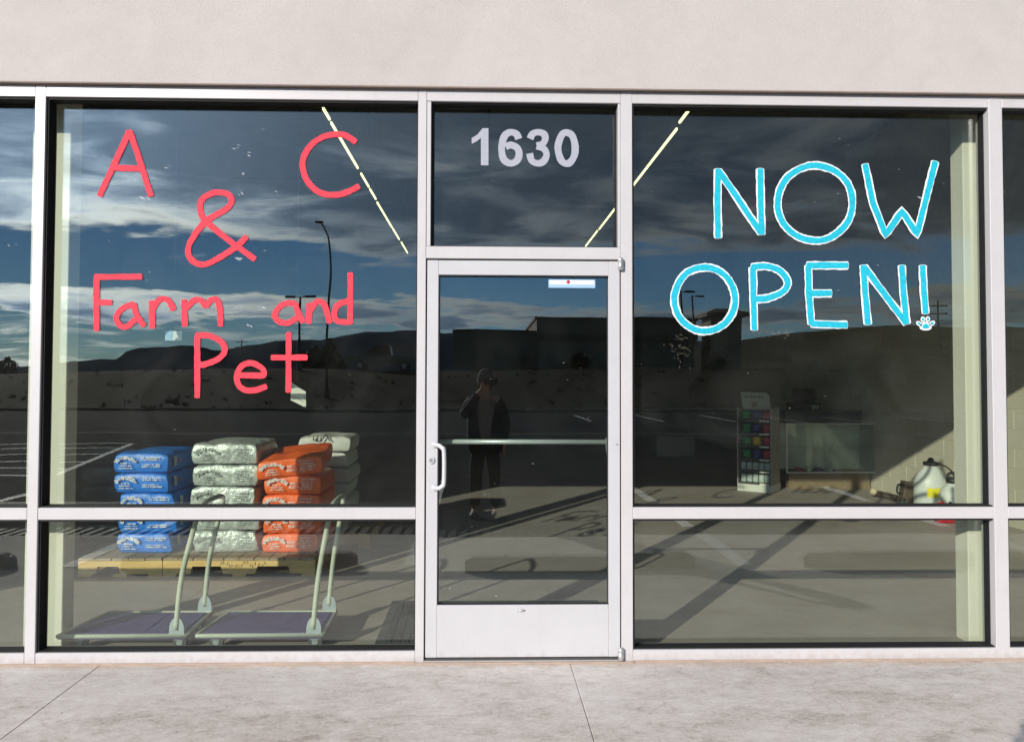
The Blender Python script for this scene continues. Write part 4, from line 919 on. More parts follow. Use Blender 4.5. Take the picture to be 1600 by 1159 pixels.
o = MB().prism([(q[3].x+.02, q[3].z+.02), (q[2].x-.01, q[2].z+.03), (q[2].x-.01, q[2].z+.034), (q[3].x+.02, q[3].z+.024)], 'y', .3485, .3495).build('fold_line', M['rackg'], sg); o.location = -Vector(sg.location)
MB().tube([(.03, .004, q[1].z-q[3].z), (.03, .004, 4.45-q[3].z)], .0015, 5).build('string', M['steel_dark'], sg)
a, b = P(384, 572, Y=15.9), P(395, 598, Y=15.9)
nb_ = thing('opening_stand_in', 'tall pale notice standing in for a lit opening in the dark back wall seen through the letter e', 'panel', (a.x, 15.95, b.z))  # pale sheets stand in for a lit opening in the back wall
B('sheet', M['card'], nb_, (0, 0, 0), ((b.x-a.x)*.45, .05, a.z-b.z)); B('side_sheet', M['rackg'], nb_, ((b.x-a.x)*.5, .01, .04), (b.x-a.x, .06, a.z-b.z-.05))
def smear(parent, px, py, w_, h_, n, m, seed):
    m_ = MB(); r_ = random.Random(seed)
    for k in range(n):
        cxp, cyp = px+r_.gauss(0, w_/2.6), py+r_.gauss(0, h_/2.6); c0 = fpt((cxp, cyp)); s_ = r_.uniform(.002, .007); a_ = r_.uniform(.6, 2.3)
        pl = [c0+Vector((math.cos(a_+t_)*s_*(2.0 if i % 2 else .6), math.sin(a_+t_)*s_*(2.0 if i % 2 else .6))) for i, t_ in enumerate((0, 1.2, 3.1, 4.4))]
        m_.add([(p.x, GY+.0068+.00002*k, p.y) for p in pl], [(0, 1, 2, 3)])
    m_.build('tape_residue', m, parent)
M['residue'] = mat('tape_residue', (0.07, 0.05, 0.045), 0.8, var=0.4, scale=90)
smear(RP, 1061, 541, 24, 26, 46, M['residue'], 1); smear(RP, 1221, 521, 30, 9, 40, M['residue'], 2)

M['fleck'] = mat('dried_paint_fleck', (0.62, 0.64, 0.66), 0.8, var=0.3, scale=90)
def flecks(parent, spots, seed):
    m_ = MB(); r_ = random.Random(seed); k = 0
    for px, py, n, ln in spots:
        for _ in range(n):
            a_ = fpt((px+r_.gauss(0, 3.5), py+r_.gauss(0, 2.5))); an = R(r_.uniform(-50, -5)); q_ = Vector((math.cos(an), math.sin(an)))*ln/294*r_.uniform(.3, 1); n_ = Vector((-q_.y, q_.x))*r_.uniform(.06, .16)
            m_.add([(p.x, LY+.0025-k*2e-6, p.y) for p in (a_-q_, a_+n_, a_+q_, a_-n_)], [(0, 1, 2, 3)]); k += 1
    m_.build('paint_flecks', M['fleck'], parent)
flecks(LP, [(266, 259, 3, 6), (367, 229, 3, 4), (391, 238, 3, 4), (381, 268, 2, 6), (377, 301, 3, 4), (219, 331, 2, 5), (372, 404, 4, 6), (413, 391, 2, 3), (228, 310, 3, 6), (437, 415, 1, 5), (369, 478, 3, 4), (410, 480, 4, 4), (385, 508, 3, 4), (430, 300, 1, 3), (20, 385, 2, 4)], 4)
flecks(RP, [(1288, 612, 1, 3), (1372, 405, 1, 3), (1090, 918, 1, 2), (1438, 308, 2, 5), (1478, 540, 1, 3)], 8)
# ---- merchandise rack
rx0 = P(1152, 766, Z=0); ry = rx0.y; rw_ = .46; RZ = -.66
rk = thing('display_rack', 'narrow display rack of small bright items with a header card', 'display rack', (rx0.x, ry, 0), RZ)
B('base', M['rackw'], rk, (0, 0, .001), (rw_, .40, .10), bev=.004); B('back_panel', M['rackd'], rk, (.01, .375, .1005), (rw_-.01, .395, 1.12)); B('side_panel', M['rackg'], rk, (rw_-.012, .0, .1005), (rw_, .37, 1.12)); B('side_panel', M['rackg'], rk, (0, .0, .1005), (.012, .37, 1.12))
rows = [.105, .265, .425, .60, .77, .945]
for k, z in enumerate(rows):
    sh = B('shelf', M['rackd'], rk, (.013, .02, z), (rw_-.013, .37, z+.012)); B('price_strip', M['rackd'], sh, (.012, .006, z-.012), (rw_-.012, .019, z+.022)); B('price_tag', M['card'], sh, (rw_*.66, .002, z-.006), (rw_-.03, .0055, z+.016))
for k, z in enumerate(rows):
    if k < 2:
        for c in range(5):
            xx = .03+c*(rw_-.06)/5; o = B('pouch', M['g_pale'], None, (0, 0, 0), ((rw_-.06)/5-.008, .05, .115), bev=.012); o.parent = None
            o.location = (0, 0, 0); tt = o; tt.name = 'pouch'; tag(tt, f'pale pouch, {nearest[c]} from left on the {"lowest" if k == 0 else "second lowest"} rack shelf', 'pouch', 'pale pouches on the rack')
            tt.matrix_world = Matrix.Translation((rx0.x, ry, 0)) @ Matrix.Rotation(RZ, 4, 'Z') @ Matrix.Translation((xx, .06, z+.0125))
    else:
        pal = {2: ('g_green', 'g_purple', 'g_red'), 3: ('g_green', 'g_yellow', 'g_red'), 4: ('g_green', 'g_purple', 'g_red'), 5: ('g_green', 'g_purple', 'g_red')}[k]
        for c, mm in enumerate(pal):
            xx = .02+(c+.5)*(rw_-.04)/3; rr_ = (rw_-.04)/6-.006
            o = MB().lathe([(rr_*.55, 0), (rr_, .018), (rr_, .05), (rr_*.7, .062), (rr_, .075), (rr_, .105), (rr_*.6, .125)], n=16).build('treat_tub', M[mm])
            tag(o, f'small {dict(g_green="green", g_purple="navy", g_red="crimson", g_yellow="yellow")[mm]} tub on the {dict([(2, "third"), (3, "fourth"), (4, "fifth"), (5, "top")])[k]} rack shelf from the floor', 'tub', 'tubs on the rack')
            o.matrix_world = Matrix.Translation((rx0.x, ry, 0)) @ Matrix.Rotation(RZ, 4, 'Z') @ Matrix.Translation((xx, .13, z+.0125))
hc = MB().prism([(.03, 1.10), (rw_-.05, 1.10), (rw_-.07, 1.28), (rw_-.11, 1.33), (.0, 1.335)], 'y', .15, .158).build('header_card', M['header'], rk)
m_ = MB(); r_ = random.Random(3)
for k in range(13):
    xx = .045+k*.021; m_.box((xx, .1475, 1.255), (xx+.012, .1495, 1.255+r_.choice((.02, .028, .034))))
m_.build('header_print', M['print_dark'], hc)
MB().lathe([(.03, 0), (.04, .001), (.03, .002)], n=16).build('header_emblem', M['chip'], hc)
he = [o for o in hc.children if o.name.startswith('header_emblem')][0]; he.rotation_euler = (R(90), 0, 0); he.location = (rw_*.42, .148, 1.165)
# ---- glass display case on the counter base
cy_ = ry+.10; cx0, cx1 = P(1229, 735, Y=cy_).x, P(1374, 735, Y=cy_).x; cz0, cz1 = P(1300, 739, Y=cy_).z, P(1300, 661, Y=cy_).z
dc = thing('display_case', 'low glass display case with pale metal frame beside the rack', 'display case', (cx0, cy_, 0)); Wc = cx1-cx0
for (xa, za, xb, zb) in ((0, cz0, Wc, cz0+.014), (0, cz1-.014, Wc, cz1), (0, cz0+.014, .014, cz1-.014), (Wc-.014, cz0+.014, Wc, cz1-.014)): B('frame_bar', M['case_frame'], dc, (xa, 0, za), (xb, .014, zb))
for xa in (0, Wc-.014): B('frame_bar', M['case_frame'], dc, (xa, .436, cz0), (xa+.014, .45, cz1))
B('front_pane', M['case_glass'], dc, (.0145, .004, cz0+.0145), (Wc-.0145, .009, cz1-.0145)); B('side_pane', M['case_glass'], dc, (Wc-.009, .0145, cz0+.0145), (Wc-.004, .4355, cz1-.0145))
B('case_shelf', M['case_glass'], dc, (.02, .05, (cz0+cz1)/2), (Wc-.02, .42, (cz0+cz1)/2+.006)); B('back_panel', M['case_back'], dc, (.015, .437, cz0), (Wc-.015, .449, cz1-.015)); B('case_floor', M['rackd'], dc, (.0145, .0145, cz0-.01), (Wc-.0145, .436, cz0+.01))
B('counter_top', M['counter'], dc, (-.03, -.03, cz1+.0005), (Wc-.25, .60, cz1+.17), bev=.008)
B('plinth', M['chip'], dc, (.06, .06, .001), (Wc-.10, .40, cz0-.011)); MB().tube([(Wc-.03, .03, .001), (Wc-.03, .03, cz0)], .016, 10).build('leg', M['tan'], dc)
for k, (xx, ww, mm) in enumerate(((.18, .10, 'g_red'), (.33, .07, 'card'), (.47, .08, 'g_purple'), (.62, .07, 'card'))):
    o = MB().box((0, 0, 0), (ww, .10, .05), bev=.006).build('small_box', M[mm], None, (cx0+xx, cy_+.10, cz0+.0105)); tag(o, f'small {dict(g_red="crimson", card="white", g_purple="navy")[mm]} box in the display case, {nearest[k]} from left', 'box', 'boxes in the display case')
pr = thing('card_reader', 'black till and card reader on the dark counter', 'till', (cx0+.35, cy_+.25, cz1+.1705))
B('base', M['black'], pr, (-.2, -.12, 0), (.2, .15, .10), bev=.01); o = B('screen', M['black'], pr, (-.16, -.04, .101), (.16, -.01, .30), bev=.008); B('keypad', M['rackg'], pr, (.06, -.135, .02), (.16, -.1205, .07), bev=.004)
# ---- pale carton deep in the shop
q0 = P(1026, 713, Z=0); q1 = P(1086, 713, Z=0); t = thing('carton', 'pale carton on the floor deep in the shop left of the rack', 'box', (q0.x, q0.y, 0)); hh = P(1026, 680, Y=q0.y).z
B('box_body', M['rackg'], t, (0, 0, .001), (q1.x-q0.x, .45, hh-.02), bev=.006); B('flap', M['rackg'], t, (0, -.01, hh-.0195), (q1.x-q0.x, .225, hh), bev=.002); B('flap', M['rackg'], t, (0, .23, hh-.0195), (q1.x-q0.x, .46, hh), bev=.002)

# ---- sprayer tanks and tools by the block wall
def curved_label(r_, z0, z1, t):
    m_ = MB(); vs = []
    for k in range(9):
        a = R(-90-24+k*5.4-14); vs += [(math.cos(a)*(r_+.003), math.sin(a)*(r_*.85+.003), z0), (math.cos(a)*(r_+.003), math.sin(a)*(r_*.85+.003), z1)]
    m_.add(vs, [(2*k, 2*k+2, 2*k+3, 2*k+1) for k in range(8)]).build('label', M['yellow'], t)
def sprayer(px, ybase, w_, h_, lab, style):
    x = P(px, 760, Y=ybase).x; t = thing('sprayer_tank', lab, 'sprayer', (x, ybase, 0)); r_ = w_/2
    body = MB().lathe([(r_*.90, .002), (r_, .03), (r_, h_*.52), (r_*.97, h_*.60), (r_*.78, h_*.74), (r_*.42, h_*.86), (r_*.36, h_*.885)], n=28, sy=.85).build('tank', M['jug'], t)
    if style == 'cap':
        MB().lathe([(r_*.42, h_*.8855), (r_*.44, h_*.90), (r_*.44, h_*.945), (r_*.2, h_*.955), (r_*.16, h_*1.0), (r_*.08, h_*1.02)], n=20).build('cap', M['black'], t)
        curved_label(r_, h_*.34, h_*.50, t)
        MB().tube(smooth_path([(r_*.3, 0, h_*.92), (r_*.8, -.05, h_*.86), (r_*1.15, -.08, h_*.70), (r_*1.25, -.05, h_*.4), (r_*1.1, -.02, h_*.2)], 6), .010, 8).build('hose', M['brown'], t)
    else:
        MB().lathe([(r_*.42, h_*.8855), (r_*.46, h_*.90), (r_*.46, h_*1.0), (r_*.3, h_*1.01)], n=20).build('cap', M['black'], t)
        MB().tube(smooth_path([(-r_*.42, 0, h_*1.0), (-r_*.36, 0, h_*1.10), (0, 0, h_*1.13), (r_*.36, 0, h_*1.10), (r_*.42, 0, h_*1.0)], 5), .013, 8).build('pump_handle', M['black'], t)
        curved_label(r_, h_*.22, h_*.38, t)
    return t
sprayer(1455, 4.45, .37, .62, 'white sprayer tank with black cap and yellow label by the block wall', 'cap')
sprayer(1489, 4.15, .30, .44, 'smaller white sprayer tank with black pump handle partly behind the pier', 'pump')
ty = 4.55; tx = P(1408, 770, Y=ty).x
tb = thing('tool_case', 'brown plastic tool case leaning beside the white tank', 'case', (tx, ty, 0)); tb.rotation_euler = (0, R(9), 0)
B('case_body', M['brown'], tb, (0, 0, .02), (.19, .12, .36), bev=.012)
MB().tube(smooth_path([(-.002, .06, .22), (-.045, .06, .215), (-.05, .06, .30), (-.002, .06, .31)], 5), .012, 8).build('grip', M['black'], tb)
tw0, tw1 = P(1368, 762, Z=.12), P(1404, 777, Z=.05)
wd = thing('spray_wand', 'brown spray wand with tan end lying along the block wall', 'wand', (tw0.x, tw0.y, 0))
d_ = Vector((tw1.x-tw0.x, tw1.y-tw0.y, 0)); MB().tube([(0, 0, .05), (d_.x, d_.y, .04)], .038, 10).build('grip_tube', M['brown'], wd)
MB().lathe([(.02, -.03), (.05, 0), (.045, .04), (.02, .06)], (-.03, -.01, .06), 12).build('tan_end', M['tan'], wd)
q = P(1410, 786, Y=4.3); bz = thing('plastic_bottle', 'smoked teal plastic bottle in front of the brown case', 'bottle', (q.x, 4.3, 0)); MB().lathe([(.07, .001), (.085, .02), (.085, .10), (.05, .15), (.03, .17)], n=18).build('bottle_body', M['teal'], bz); MB().lathe([(.032, .1705), (.034, .175), (.034, .20), (.02, .203)], n=14).build('bottle_cap', M['black'], bz)
q = P(1480, 818, Z=0); rc = thing('fuel_can', 'red plastic can on the floor behind the middle rail', 'can', (q.x-.09, q.y, 0)); B('can_body', M['redp'], rc, (0, 0, .001), (.20, .14, .17), bev=.025); MB().tube([(.15, .07, .17), (.18, .07, .21)], .02, 10).build('spout', M['black'], rc)
MB().tube(smooth_path([(.03, .07, .165), (.04, .07, .205), (.10, .07, .205), (.11, .07, .165)], 4), .010, 8).build('can_handle', M['redp'], rc)

# ================================================================== outside, behind the viewer (seen in the glass)
def wheel_stop(x0, lab):
    t = thing('wheel_stop', lab, 'wheel stop', (x0+.915, -1.94, 0), group='wheel stops')
    prof = [(-.075, 0.0005), (.075, 0.0005), (.062, .075), (.045, .11), (-.045, .11), (-.062, .075)]
    m_ = MB(); xs_ = [-.915, -.86, -.84, .84, .86, .915]; sc_ = [.72, .97, 1, 1, .97, .72]; vs = []; n = len(prof)
    for x, s_ in zip(xs_, sc_): vs += [(x, y, z*s_ if z > .01 else z) for y, z in prof]
    fs = [(i*n+k, i*n+(k+1) % n, (i+1)*n+(k+1) % n, (i+1)*n+k) for i in range(5) for k in range(n)]+[tuple(range(n)), tuple(range(6*n-1, 5*n-1, -1))]
    m_.add(vs, fs).build('bar', M['stop'], t)
    for xx in (-.6, .6): MB().lathe([(.012, .1), (.014, .111), (.013, .116), (.002, .118)], (xx, 0, 0), 10).build('anchor_pin', M['drain'], t)
for x0, lb in ((-5.53, 'concrete wheel stop mirrored at the far left'), (-2.83, 'concrete wheel stop mirrored below the pallets'), (-.13, 'concrete wheel stop mirrored in the door glass'), (2.57, 'concrete wheel stop mirrored in the right window')): wheel_stop(x0, lb)

def place(px, d): return Vector(((px-754)/FPX*(d+4.08), -d, 0))
def zat(py, d): return EYE.z+(594-py)/FPX*(d+4.08)
# buildings across the road
dB = 95.0
bl = thing('commercial_building', 'long flat-roofed tan building mirrored across the road', 'building', (place(708, dB).x, -dB, 0))
bx0 = place(708, dB).x; gz = ground_z(place(830, dB).x, dB)-.4
xb = place(838, dB).x-bx0; xe = place(1085, dB).x-bx0; z1, z2 = zat(519, dB), zat(497, dB)
B('wing', M['bldg'], bl, (0, -22, gz), (xb-.002, 0, z1)); B('main_block', M['bldg'], bl, (xb, -24, gz), (xe, .6, z2))
B('cornice', M['bldg2'], bl, (-.25, -22.2, z1+.002), (xb-.01, .25, z1+.30)); B('cornice', M['bldg2'], bl, (xb-.2, -24.2, z2+.002), (xe+.2, .85, z2+.34)); B('fascia_band', M['bldg2'], bl, (xb, .605, z2-2.6), (xe, 1.7, z2-1.9))
for k in range(6): B('window', M['bglass'], bl, (xb+1.4+k*3.0, .603, gz+1.2), (xb+3.6+k*3.0, .66, gz+3.2))
B('door', M['bldg2'], bl, (xb-2.3, .003, gz), (xb-1.2, .07, gz+2.6))
tw_ = thing('entrance_tower', 'square tower with broad hipped cap beside the tan building', 'tower', (place(1138, dB).x, -dB, 0)); zt = zat(478, dB)
B('shaft', M['bldg'], tw_, (-2.2, -4.4, gz), (2.2, 0, zt-.9))
o = MB().add([(-3.0, -5.2, zt-.9), (3.0, -5.2, zt-.9), (3.0, .8, zt-.9), (-3.0, .8, zt-.9), (-3.0, -5.2, zt-.45), (3.0, -5.2, zt-.45), (3.0, .8, zt-.45), (-3.0, .8, zt-.45), (-1.2, -3.2, zt+.25), (1.2, -3.2, zt+.25), (1.2, -1.2, zt+.25), (-1.2, -1.2, zt+.25)], [(0, 3, 2, 1), (0, 1, 5, 4), (1, 2, 6, 5), (2, 3, 7, 6), (3, 0, 4, 7), (4, 5, 9, 8), (5, 6, 10, 9), (6, 7, 11, 10), (7, 4, 8, 11), (8, 9, 10, 11)]).build('cap_roof', M['bldg2'], tw_)
B('window', M['bglass'], tw_, (-.9, .003, zt-3.2), (.9, .05, zt-1.8))
# lamps and poles
p = place(513, 40); zb = ground_z(p.x, 40); ztop = zat(347, 40)
sl_ = thing('street_lamp', 'tall curved street lamp mirrored above the word and', 'street lamp', (p.x, p.y, zb)); Hh = ztop-zb
MB().tube(smooth_path([(0, 0, 0), (0, 0, Hh*.5), (0, 0, Hh*.86), (-.12, 0, Hh*.94), (-.42, 0, Hh)], 6), [.07-.03*k/24 for k in range(25)], 10).build('post', M['pole'], sl_)
MB().lathe([(.06, -.05), (.17, 0), (.15, .06), (.03, .10)], (-.55, 0, Hh), 14, sx=1.8).build('lamp_head', M['pole'], sl_); MB().lathe([(.16, 0), (.13, .6), (.12, .62)], n=12).build('base', M['stop'], sl_)
def lot_lamp(px, py, d, lab, double):
    p = place(px, d); zb = ground_z(p.x, d) if d > 32 else -.02; h_ = zat(py, d)-zb
    t = thing('parking_lamp', lab, 'street lamp', (p.x, p.y, zb)); MB().tube([(0, 0, 0), (0, 0, h_)], [.10, .075], 10).build('post', M['pole'], t)
    for s_ in ((-1, 1) if double else (1,)):
        MB().tube([(0, 0, h_-.08), (s_*.35, 0, h_-.04)], .04, 8).build('arm', M['pole'], t); B('lamp_head', M['pole'], t, (s_*.75-.40, -.2, h_-.09), (s_*.75+.40, .2, h_+.06), bev=.03)
    B('base', M['stop'], t, (-.22, -.22, -.1), (.22, .22, .55), bev=.03)
lot_lamp(470, 463, 55, 'double-headed car park lamp mirrored behind the letter a', True)
lot_lamp(1068, 451, 67, 'taller car park lamp mirrored inside the letter O of OPEN', False); lot_lamp(1083, 457, 74, 'shorter car park lamp mirrored inside the letter O of OPEN', False)
def utility(px, py, d, lab):
    p = place(px, d); zb = ground_z(p.x, d); h_ = zat(py, d)-zb
    t = thing('utility_pole', lab, 'utility pole', (p.x, p.y, zb-.3)); MB().tube([(0, 0, 0), (0, 0, h_+.3)], [.17, .11], 10).build('post', M['pwood'], t)
    for z in (.5, 1.6):
        c = B('crossarm', M['pwood'], t, (-1.3, -.06, h_-z), (1.3, .06, h_-z+.14)); 
        for xx in (-1.2, -.6, .6, 1.2): MB().lathe([(.03, .141), (.06, .17), (.06, .24), (.02, .28)], (xx, 0, h_-z), 8).build('insulator', M['bglass'], c)
utility(380, 529, 170, 'utility pole with two crossarms mirrored above the letter e'); utility(1480, 464, 105, 'utility pole with two crossarms mirrored beside the right pier')
# pickup on the road
tp_ = place(598, 59); tz = ground_z(tp_.x, 59)-.02
tr = thing('pickup_truck', 'dark pickup truck mirrored on the bank above the slumped bag', 'truck', (tp_.x, -59, tz), math.pi)
MB().prism([(-2.7, .45), (2.65, .45), (2.75, .62), (2.72, 1.0), (2.45, 1.12), (1.35, 1.18), (-2.7, 1.18)], 'y', -.95, .95).build('body', M['truck'], tr)
cab = MB().add([(-.75, -.90, 1.182), (1.35, -.90, 1.182), (.55, -.76, 1.86), (-.60, -.76, 1.86), (-.75, .90, 1.182), (1.35, .90, 1.182), (.55, .76, 1.86), (-.60, .76, 1.86)], [(0, 1, 2, 3), (4, 7, 6, 5), (0, 4, 5, 1), (1, 5, 6, 2), (2, 6, 7, 3), (3, 7, 4, 0)]).build('cab', M['truck'], tr)
for s_ in (-1, 1):
    MB().add([(x, s_*(.905-.14*(z-1.182)/.678+.004), z) for x, z in ((-.62, 1.25), (.22, 1.25), (.22, 1.76), (-.54, 1.76))], [(0, 1, 2, 3)]).build('side_window', M['bglass'], cab)
    MB().add([(x, s_*(.905-.14*(z-1.182)/.678+.004), z) for x, z in ((.30, 1.25), (1.15, 1.25), (.55, 1.76), (.30, 1.76))], [(0, 1, 2, 3)]).build('side_window', M['bglass'], cab)
B('bed_rail', M['alu'], tr, (-2.68, .90, 1.182), (-.80, .95, 1.215)); B('bed_rail', M['alu'], tr, (-2.68, -.95, 1.182), (-.80, -.90, 1.215))
B('bumper', M['alu'], tr, (2.755, -.85, .45), (2.86, .85, .62), bev=.02); B('bumper', M['alu'], tr, (-2.82, -.85, .45), (-2.705, .85, .62), bev=.02)
for xx in (-1.75, 1.75):
    for s_ in (-1, 1):
        wl = MB().tube([(xx, s_*.72, .38), (xx, s_*.96, .38)], .38, 22).build('wheel', M['rubber'], tr); MB().tube([(xx, s_*.90, .38), (xx, s_*.975, .38)], .21, 16).build('rim', M['alu'], wl)
for s_ in (-1, 1): B('headlight', M['card'], tr, (2.70, s_*.75-.14, .78), (2.745, s_*.75+.14, .95))
# sage scrub over the bank and slope: nobody could count it
sb = MB(); r_ = random.Random(9)
for k in range(1500):
    d = 33.5+r_.random()**1.5*110; x = r_.uniform(-.95, .95)*(d+8); z = ground_z(x, d); s_ = r_.uniform(.05, .15)*(1+d/160)
    for q in range(4):
        c = Vector((x+r_.gauss(0, s_*.6), -d+r_.gauss(0, s_*.6), z+s_*r_.uniform(.1, .8))); d1 = Vector((r_.gauss(0, 1), r_.gauss(0, 1), r_.gauss(0, .8)))*s_*.5; d2 = Vector((r_.gauss(0, 1), r_.gauss(0, 1), r_.gauss(0, 1)))*s_*.4
        sb.add([c-d1, c+d2, c+d1, c-d2], [(0, 1, 2, 3)])
M['sage'] = mat('sage_scrub', (0.060, 0.055, 0.035), 0.9, var=0.35, scale=.4, spec=0.05)
tag(sb.build('scrub', M['sage']), 'low sage scrub scattered over the bank beyond the car park', kind='stuff')
# shrubs
def shrub(px, d, h_, w_, lab, seed):
    p = place(px, d); zb = ground_z(p.x, d); r_ = random.Random(seed)
    t = thing('juniper_shrub', lab, 'shrub', (p.x, p.y, zb-.05), group='junipers on the bank'); st = MB()
    for k in range(5): a = k*1.26; st.tube([(0, 0, 0), (math.cos(a)*w_*.15, math.sin(a)*w_*.15, h_*.4), (math.cos(a)*w_*.28, math.sin(a)*w_*.28, h_*.75)], [.07, .05, .02], 6)
    st.build('trunk', M['bark'], t); lf = MB()
    for k in range(1100):
        a = r_.uniform(0, 6.283); u = r_.random()**.5; z = r_.uniform(.05, 1); lim = math.sin(min(1, z*1.15)*math.pi*.92+.15)**.6 if z < .95 else .2
        lump = .75+.35*mnoise.noise(Vector((math.cos(a)*1.7+seed, math.sin(a)*1.7, z*3)))
        c = Vector((math.cos(a)*u*w_/2*lim*lump, math.sin(a)*u*w_/2*lim*lump, z*h_*(.9+.2*lump*.5))); s_ = r_.uniform(.06, .17)
        d1 = Vector((r_.gauss(0, 1), r_.gauss(0, 1), r_.gauss(0, 1))).normalized()*s_; d2 = Vector((r_.gauss(0, 1), r_.gauss(0, 1), r_.gauss(0, 1))).normalized()*s_*.6
        lf.add([c-d1, c+d2, c+d1, c-d2], [(0, 1, 2, 3)])
    lf.build('crown', M['leaf'], t)
for k, (px, d, h_, w_, lb) in enumerate([(478, 66, 1.9, 2.2, 'dark juniper mirrored left of the letter t'), (498, 70, 2.6, 2.6, 'dark juniper, second of the clump mirrored right of the letter t'), (518, 64, 2.9, 2.4, 'tallest dark juniper of the clump mirrored right of the letter t'), (532, 72, 1.8, 2.0, 'low dark juniper behind the street lamp post'), (905, 58, 1.4, 2.4, 'low spreading juniper before the tan building'), (1120, 62, 1.7, 2.4, 'dark juniper mirrored under the tower'), (1385, 80, 2.2, 2.6, 'dark juniper on the right-hand slope'), (20, 70, 1.8, 2.6, 'dark juniper mirrored at the far left')]):
    shrub(px, d, h_, w_, lb, 50+k)

# ---- the photographer
pz0 = -.02
per = thing('person', 'person in dark jacket, pale shirt and knit cap photographing the shop, mirrored in the door', 'person', (0.03, -4.46, pz0))
def skin_obj(name, m, chains, sub=2):
    """chains: list of lists of (point, radius); chains share joints that coincide"""
    vs = []; rs = []; es = []; key = {}
    def vid(p, r_):
        k = tuple(round(c, 4) for c in p)
        if k not in key: key[k] = len(vs); vs.append(p); rs.append(r_)
        return key[k]
    for ch in chains:
        ids = [vid(p, r_) for p, r_ in ch]; es += list(zip(ids, ids[1:]))
    me = bpy.data.meshes.new(name); me.from_pydata(vs, es, []); o = bpy.data.objects.new(name, me); COL.objects.link(o); o.parent = per
    md = o.modifiers.new('Skin', 'SKIN'); md.use_smooth_shade = True
    for k, sv in enumerate(me.skin_vertices[0].data): sv.radius = rs[k] if isinstance(rs[k], tuple) else (rs[k], rs[k]); sv.use_root = (k == 0)
    s_ = o.modifiers.new('Subdivision', 'SUBSURF'); s_.levels = sub; s_.render_levels = sub
    me.materials.append(m); return o
pel, wai, che, nck = (0, 0, .84), (0, 0, 1.0), (0, .01, 1.20), (0, .015, 1.345)
shL, elL, wrL = (-.165, .01, 1.285), (-.235, .10, 1.10), (-.055, .25, 1.385)
shR, elR, wrR = (.175, .0, 1.28), (.225, -.03, 1.02), (.215, .05, .80)
hipL, knL, anL = (-.085, 0, .80), (-.105, .03, .45), (-.115, -.01, .085)
hipR, knR, anR = (.085, 0, .80), (.10, .025, .45), (.115, -.02, .085)
hdL, hdR = (-.024, .292, 1.425), (.212, .075, .735)
ch = [[(pel, (.12, .10)), (wai, (.115, .09)), (che, (.135, .095)), (nck, .052), ((0, .03, 1.40), .052), ((0, .035, 1.455), (.072, .088)), ((0, .03, 1.53), (.074, .088)), ((0, .02, 1.585), .045)],
      [(che, .12), (shL, .058), (elL, .043), (wrL, .028), (hdL, (.036, .018))], [(che, .12), (shR, .058), (elR, .043), (wrR, .028), (hdR, (.036, .018))],
      [(pel, .11), (hipL, .085), (knL, .058), (anL, .040), ((-.12, .10, .035), .036), ((-.12, .15, .03), .028)], [(pel, .11), (hipR, .085), (knR, .058), (anR, .040), ((.12, .09, .035), .036), ((.12, .14, .03), .028)]]
for k in range(4):   # fingers curled round the phone, and a hanging hand
    ln = (.030, .036, .034, .026)[k]
    ch.append([(hdL, .02), ((-.044+.003*k, .312, 1.452-.018*k), .0085), ((-.033, .322, 1.456-.018*k+ln*.1), .008), ((-.008, .3185, 1.455-.018*k), .007)])
    ch.append([(hdR, .02), ((.212-.0+.004*k, .062+.018*k, .705), .0085), ((.206, .064+.018*k, .672-ln*.3), .008), ((.196, .066+.018*k, .650-ln*.3), .007)])
ch.append([(hdL, .02), ((-.034, .290, 1.452), .010), ((-.012, .292, 1.468), .009)]); ch.append([(hdR, .02), ((.20, .105, .722), .010), ((.19, .115, .695), .009)])
skin_obj('body', M['skin'], ch)
hv = Vector((0, .03, 1.49))
MB().lathe([(.001, 0), (.014, .004), (.018, .022), (.007, .045)], (0, .122, 1.468), 10).build('nose', M['skin'], per)
for s_ in (-1, 1): MB().lathe([(.001, -.026), (.014, -.01), (.016, .012), (.004, .03)], (s_*.078, .025, 1.485), 8, sy=1.3).build('ear', M['skin'], per); MB().lathe([(.001, -.006), (.010, 0), (.001, .006)], (s_*.03, .116, 1.505), 8).build('eye', M['black'], per)
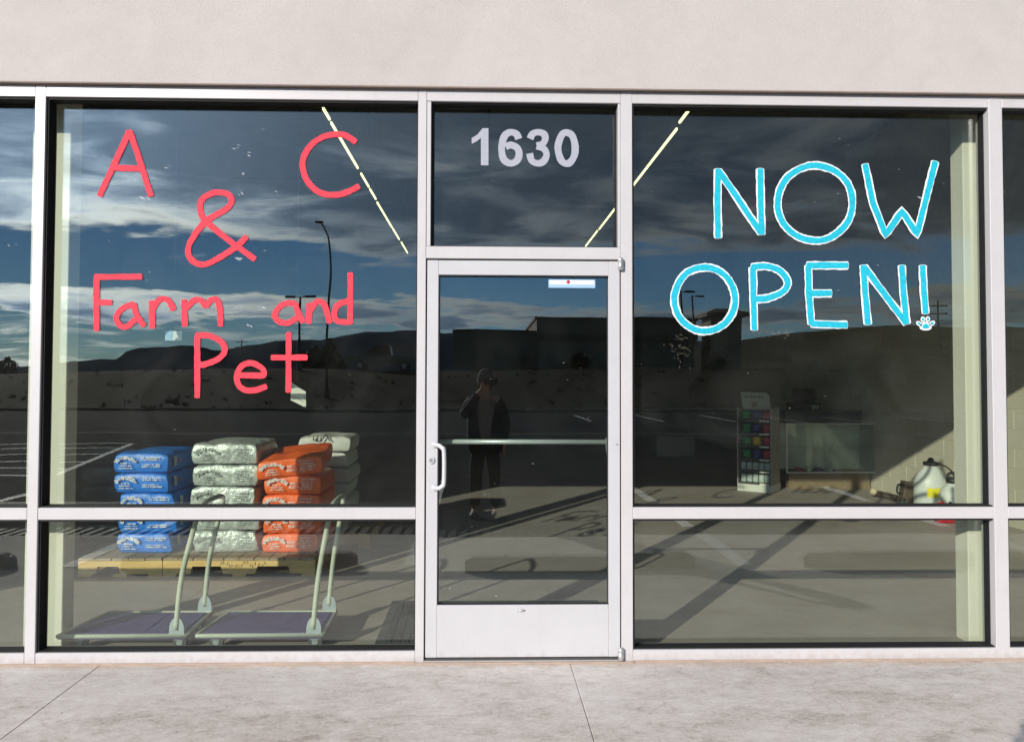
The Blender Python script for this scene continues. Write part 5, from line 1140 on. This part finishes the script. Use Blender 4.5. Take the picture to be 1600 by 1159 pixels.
MB().tube([(-.022, .117, 1.452), (0, .122, 1.450), (.022, .117, 1.452)], .004, 6).build('mouth', M['g_red'], per)
MB().lathe([(.090, -.03), (.098, -.005), (.098, .03), (.088, .07), (.060, .10), (.02, .118), (.001, .12)], (0, .02, 1.525), 22, sx=.92, sy=1.08).build('knit_cap', M['hat'], per)
MB().lathe([(.05, -.13), (.085, -.08), (.090, 0), (.07, .03)], (0, -.005, 1.50), 16, sx=.93, sy=.95).build('hair', M['hair'], per)
skin_obj('shirt', M['shirt'], [[((0, .022, .83), (.135, .115)), ((0, .022, 1.0), (.13, .108)), ((0, .032, 1.20), (.145, .11)), ((0, .02, 1.315), (.085, .075))]], 2)
for s_, (sh_, el_, wr_) in ((-1, (shL, elL, wrL)), (1, (shR, elR, wrR))):
    fz_ = [(s_*.115, .004, z) for z in (.66, .85, 1.0, 1.2)]
    skin_obj('jacket_half', M['jacket'], [[(fz_[0], (.10, .155)), (fz_[1], (.10, .148)), (fz_[2], (.095, .138)), (fz_[3], (.10, .135)), ((s_*.10, .0, 1.30), (.07, .08))], [(fz_[3], .1), (sh_, .078), (el_, .064), (tuple(Vector(wr_).lerp(Vector(el_), .08)), .045)]], 2)
MB().box((-.155, -.155, .66), (.155, -.09, 1.29), bev=.03).build('jacket_back', M['jacket'], per)
skin_obj('trousers', M['jeans'], [[((0, 0, .84), (.135, .118)), ((0, 0, .78), (.13, .115)), (hipL[:2]+(.76,), .10), ((-.105, .02, .45), .078), ((-.115, -.005, .10), .064)], [((0, 0, .78), .12), (hipR[:2]+(.76,), .10), ((.10, .018, .45), .078), ((.115, -.015, .10), .064)]], 2)
for s_, yy in ((-1, .0), (1, -.012)): MB().box((s_*.12-.048, yy-.08, 0.0005), (s_*.12+.048, yy+.185, .075), bev=.03).build('shoe', M['shoe'], per)
ph = thing('phone', 'phone held up to the face of the mirrored photographer', 'phone', (.088, -4.150, 1.47))
B('phone_body', M['black'], ph, (-.078, -.008, -.038), (.078, 0, .038), bev=.004); B('lens_bump', M['bglass'], ph, (-.072, .0005, -.008), (-.045, .002, .03), bev=.0005)
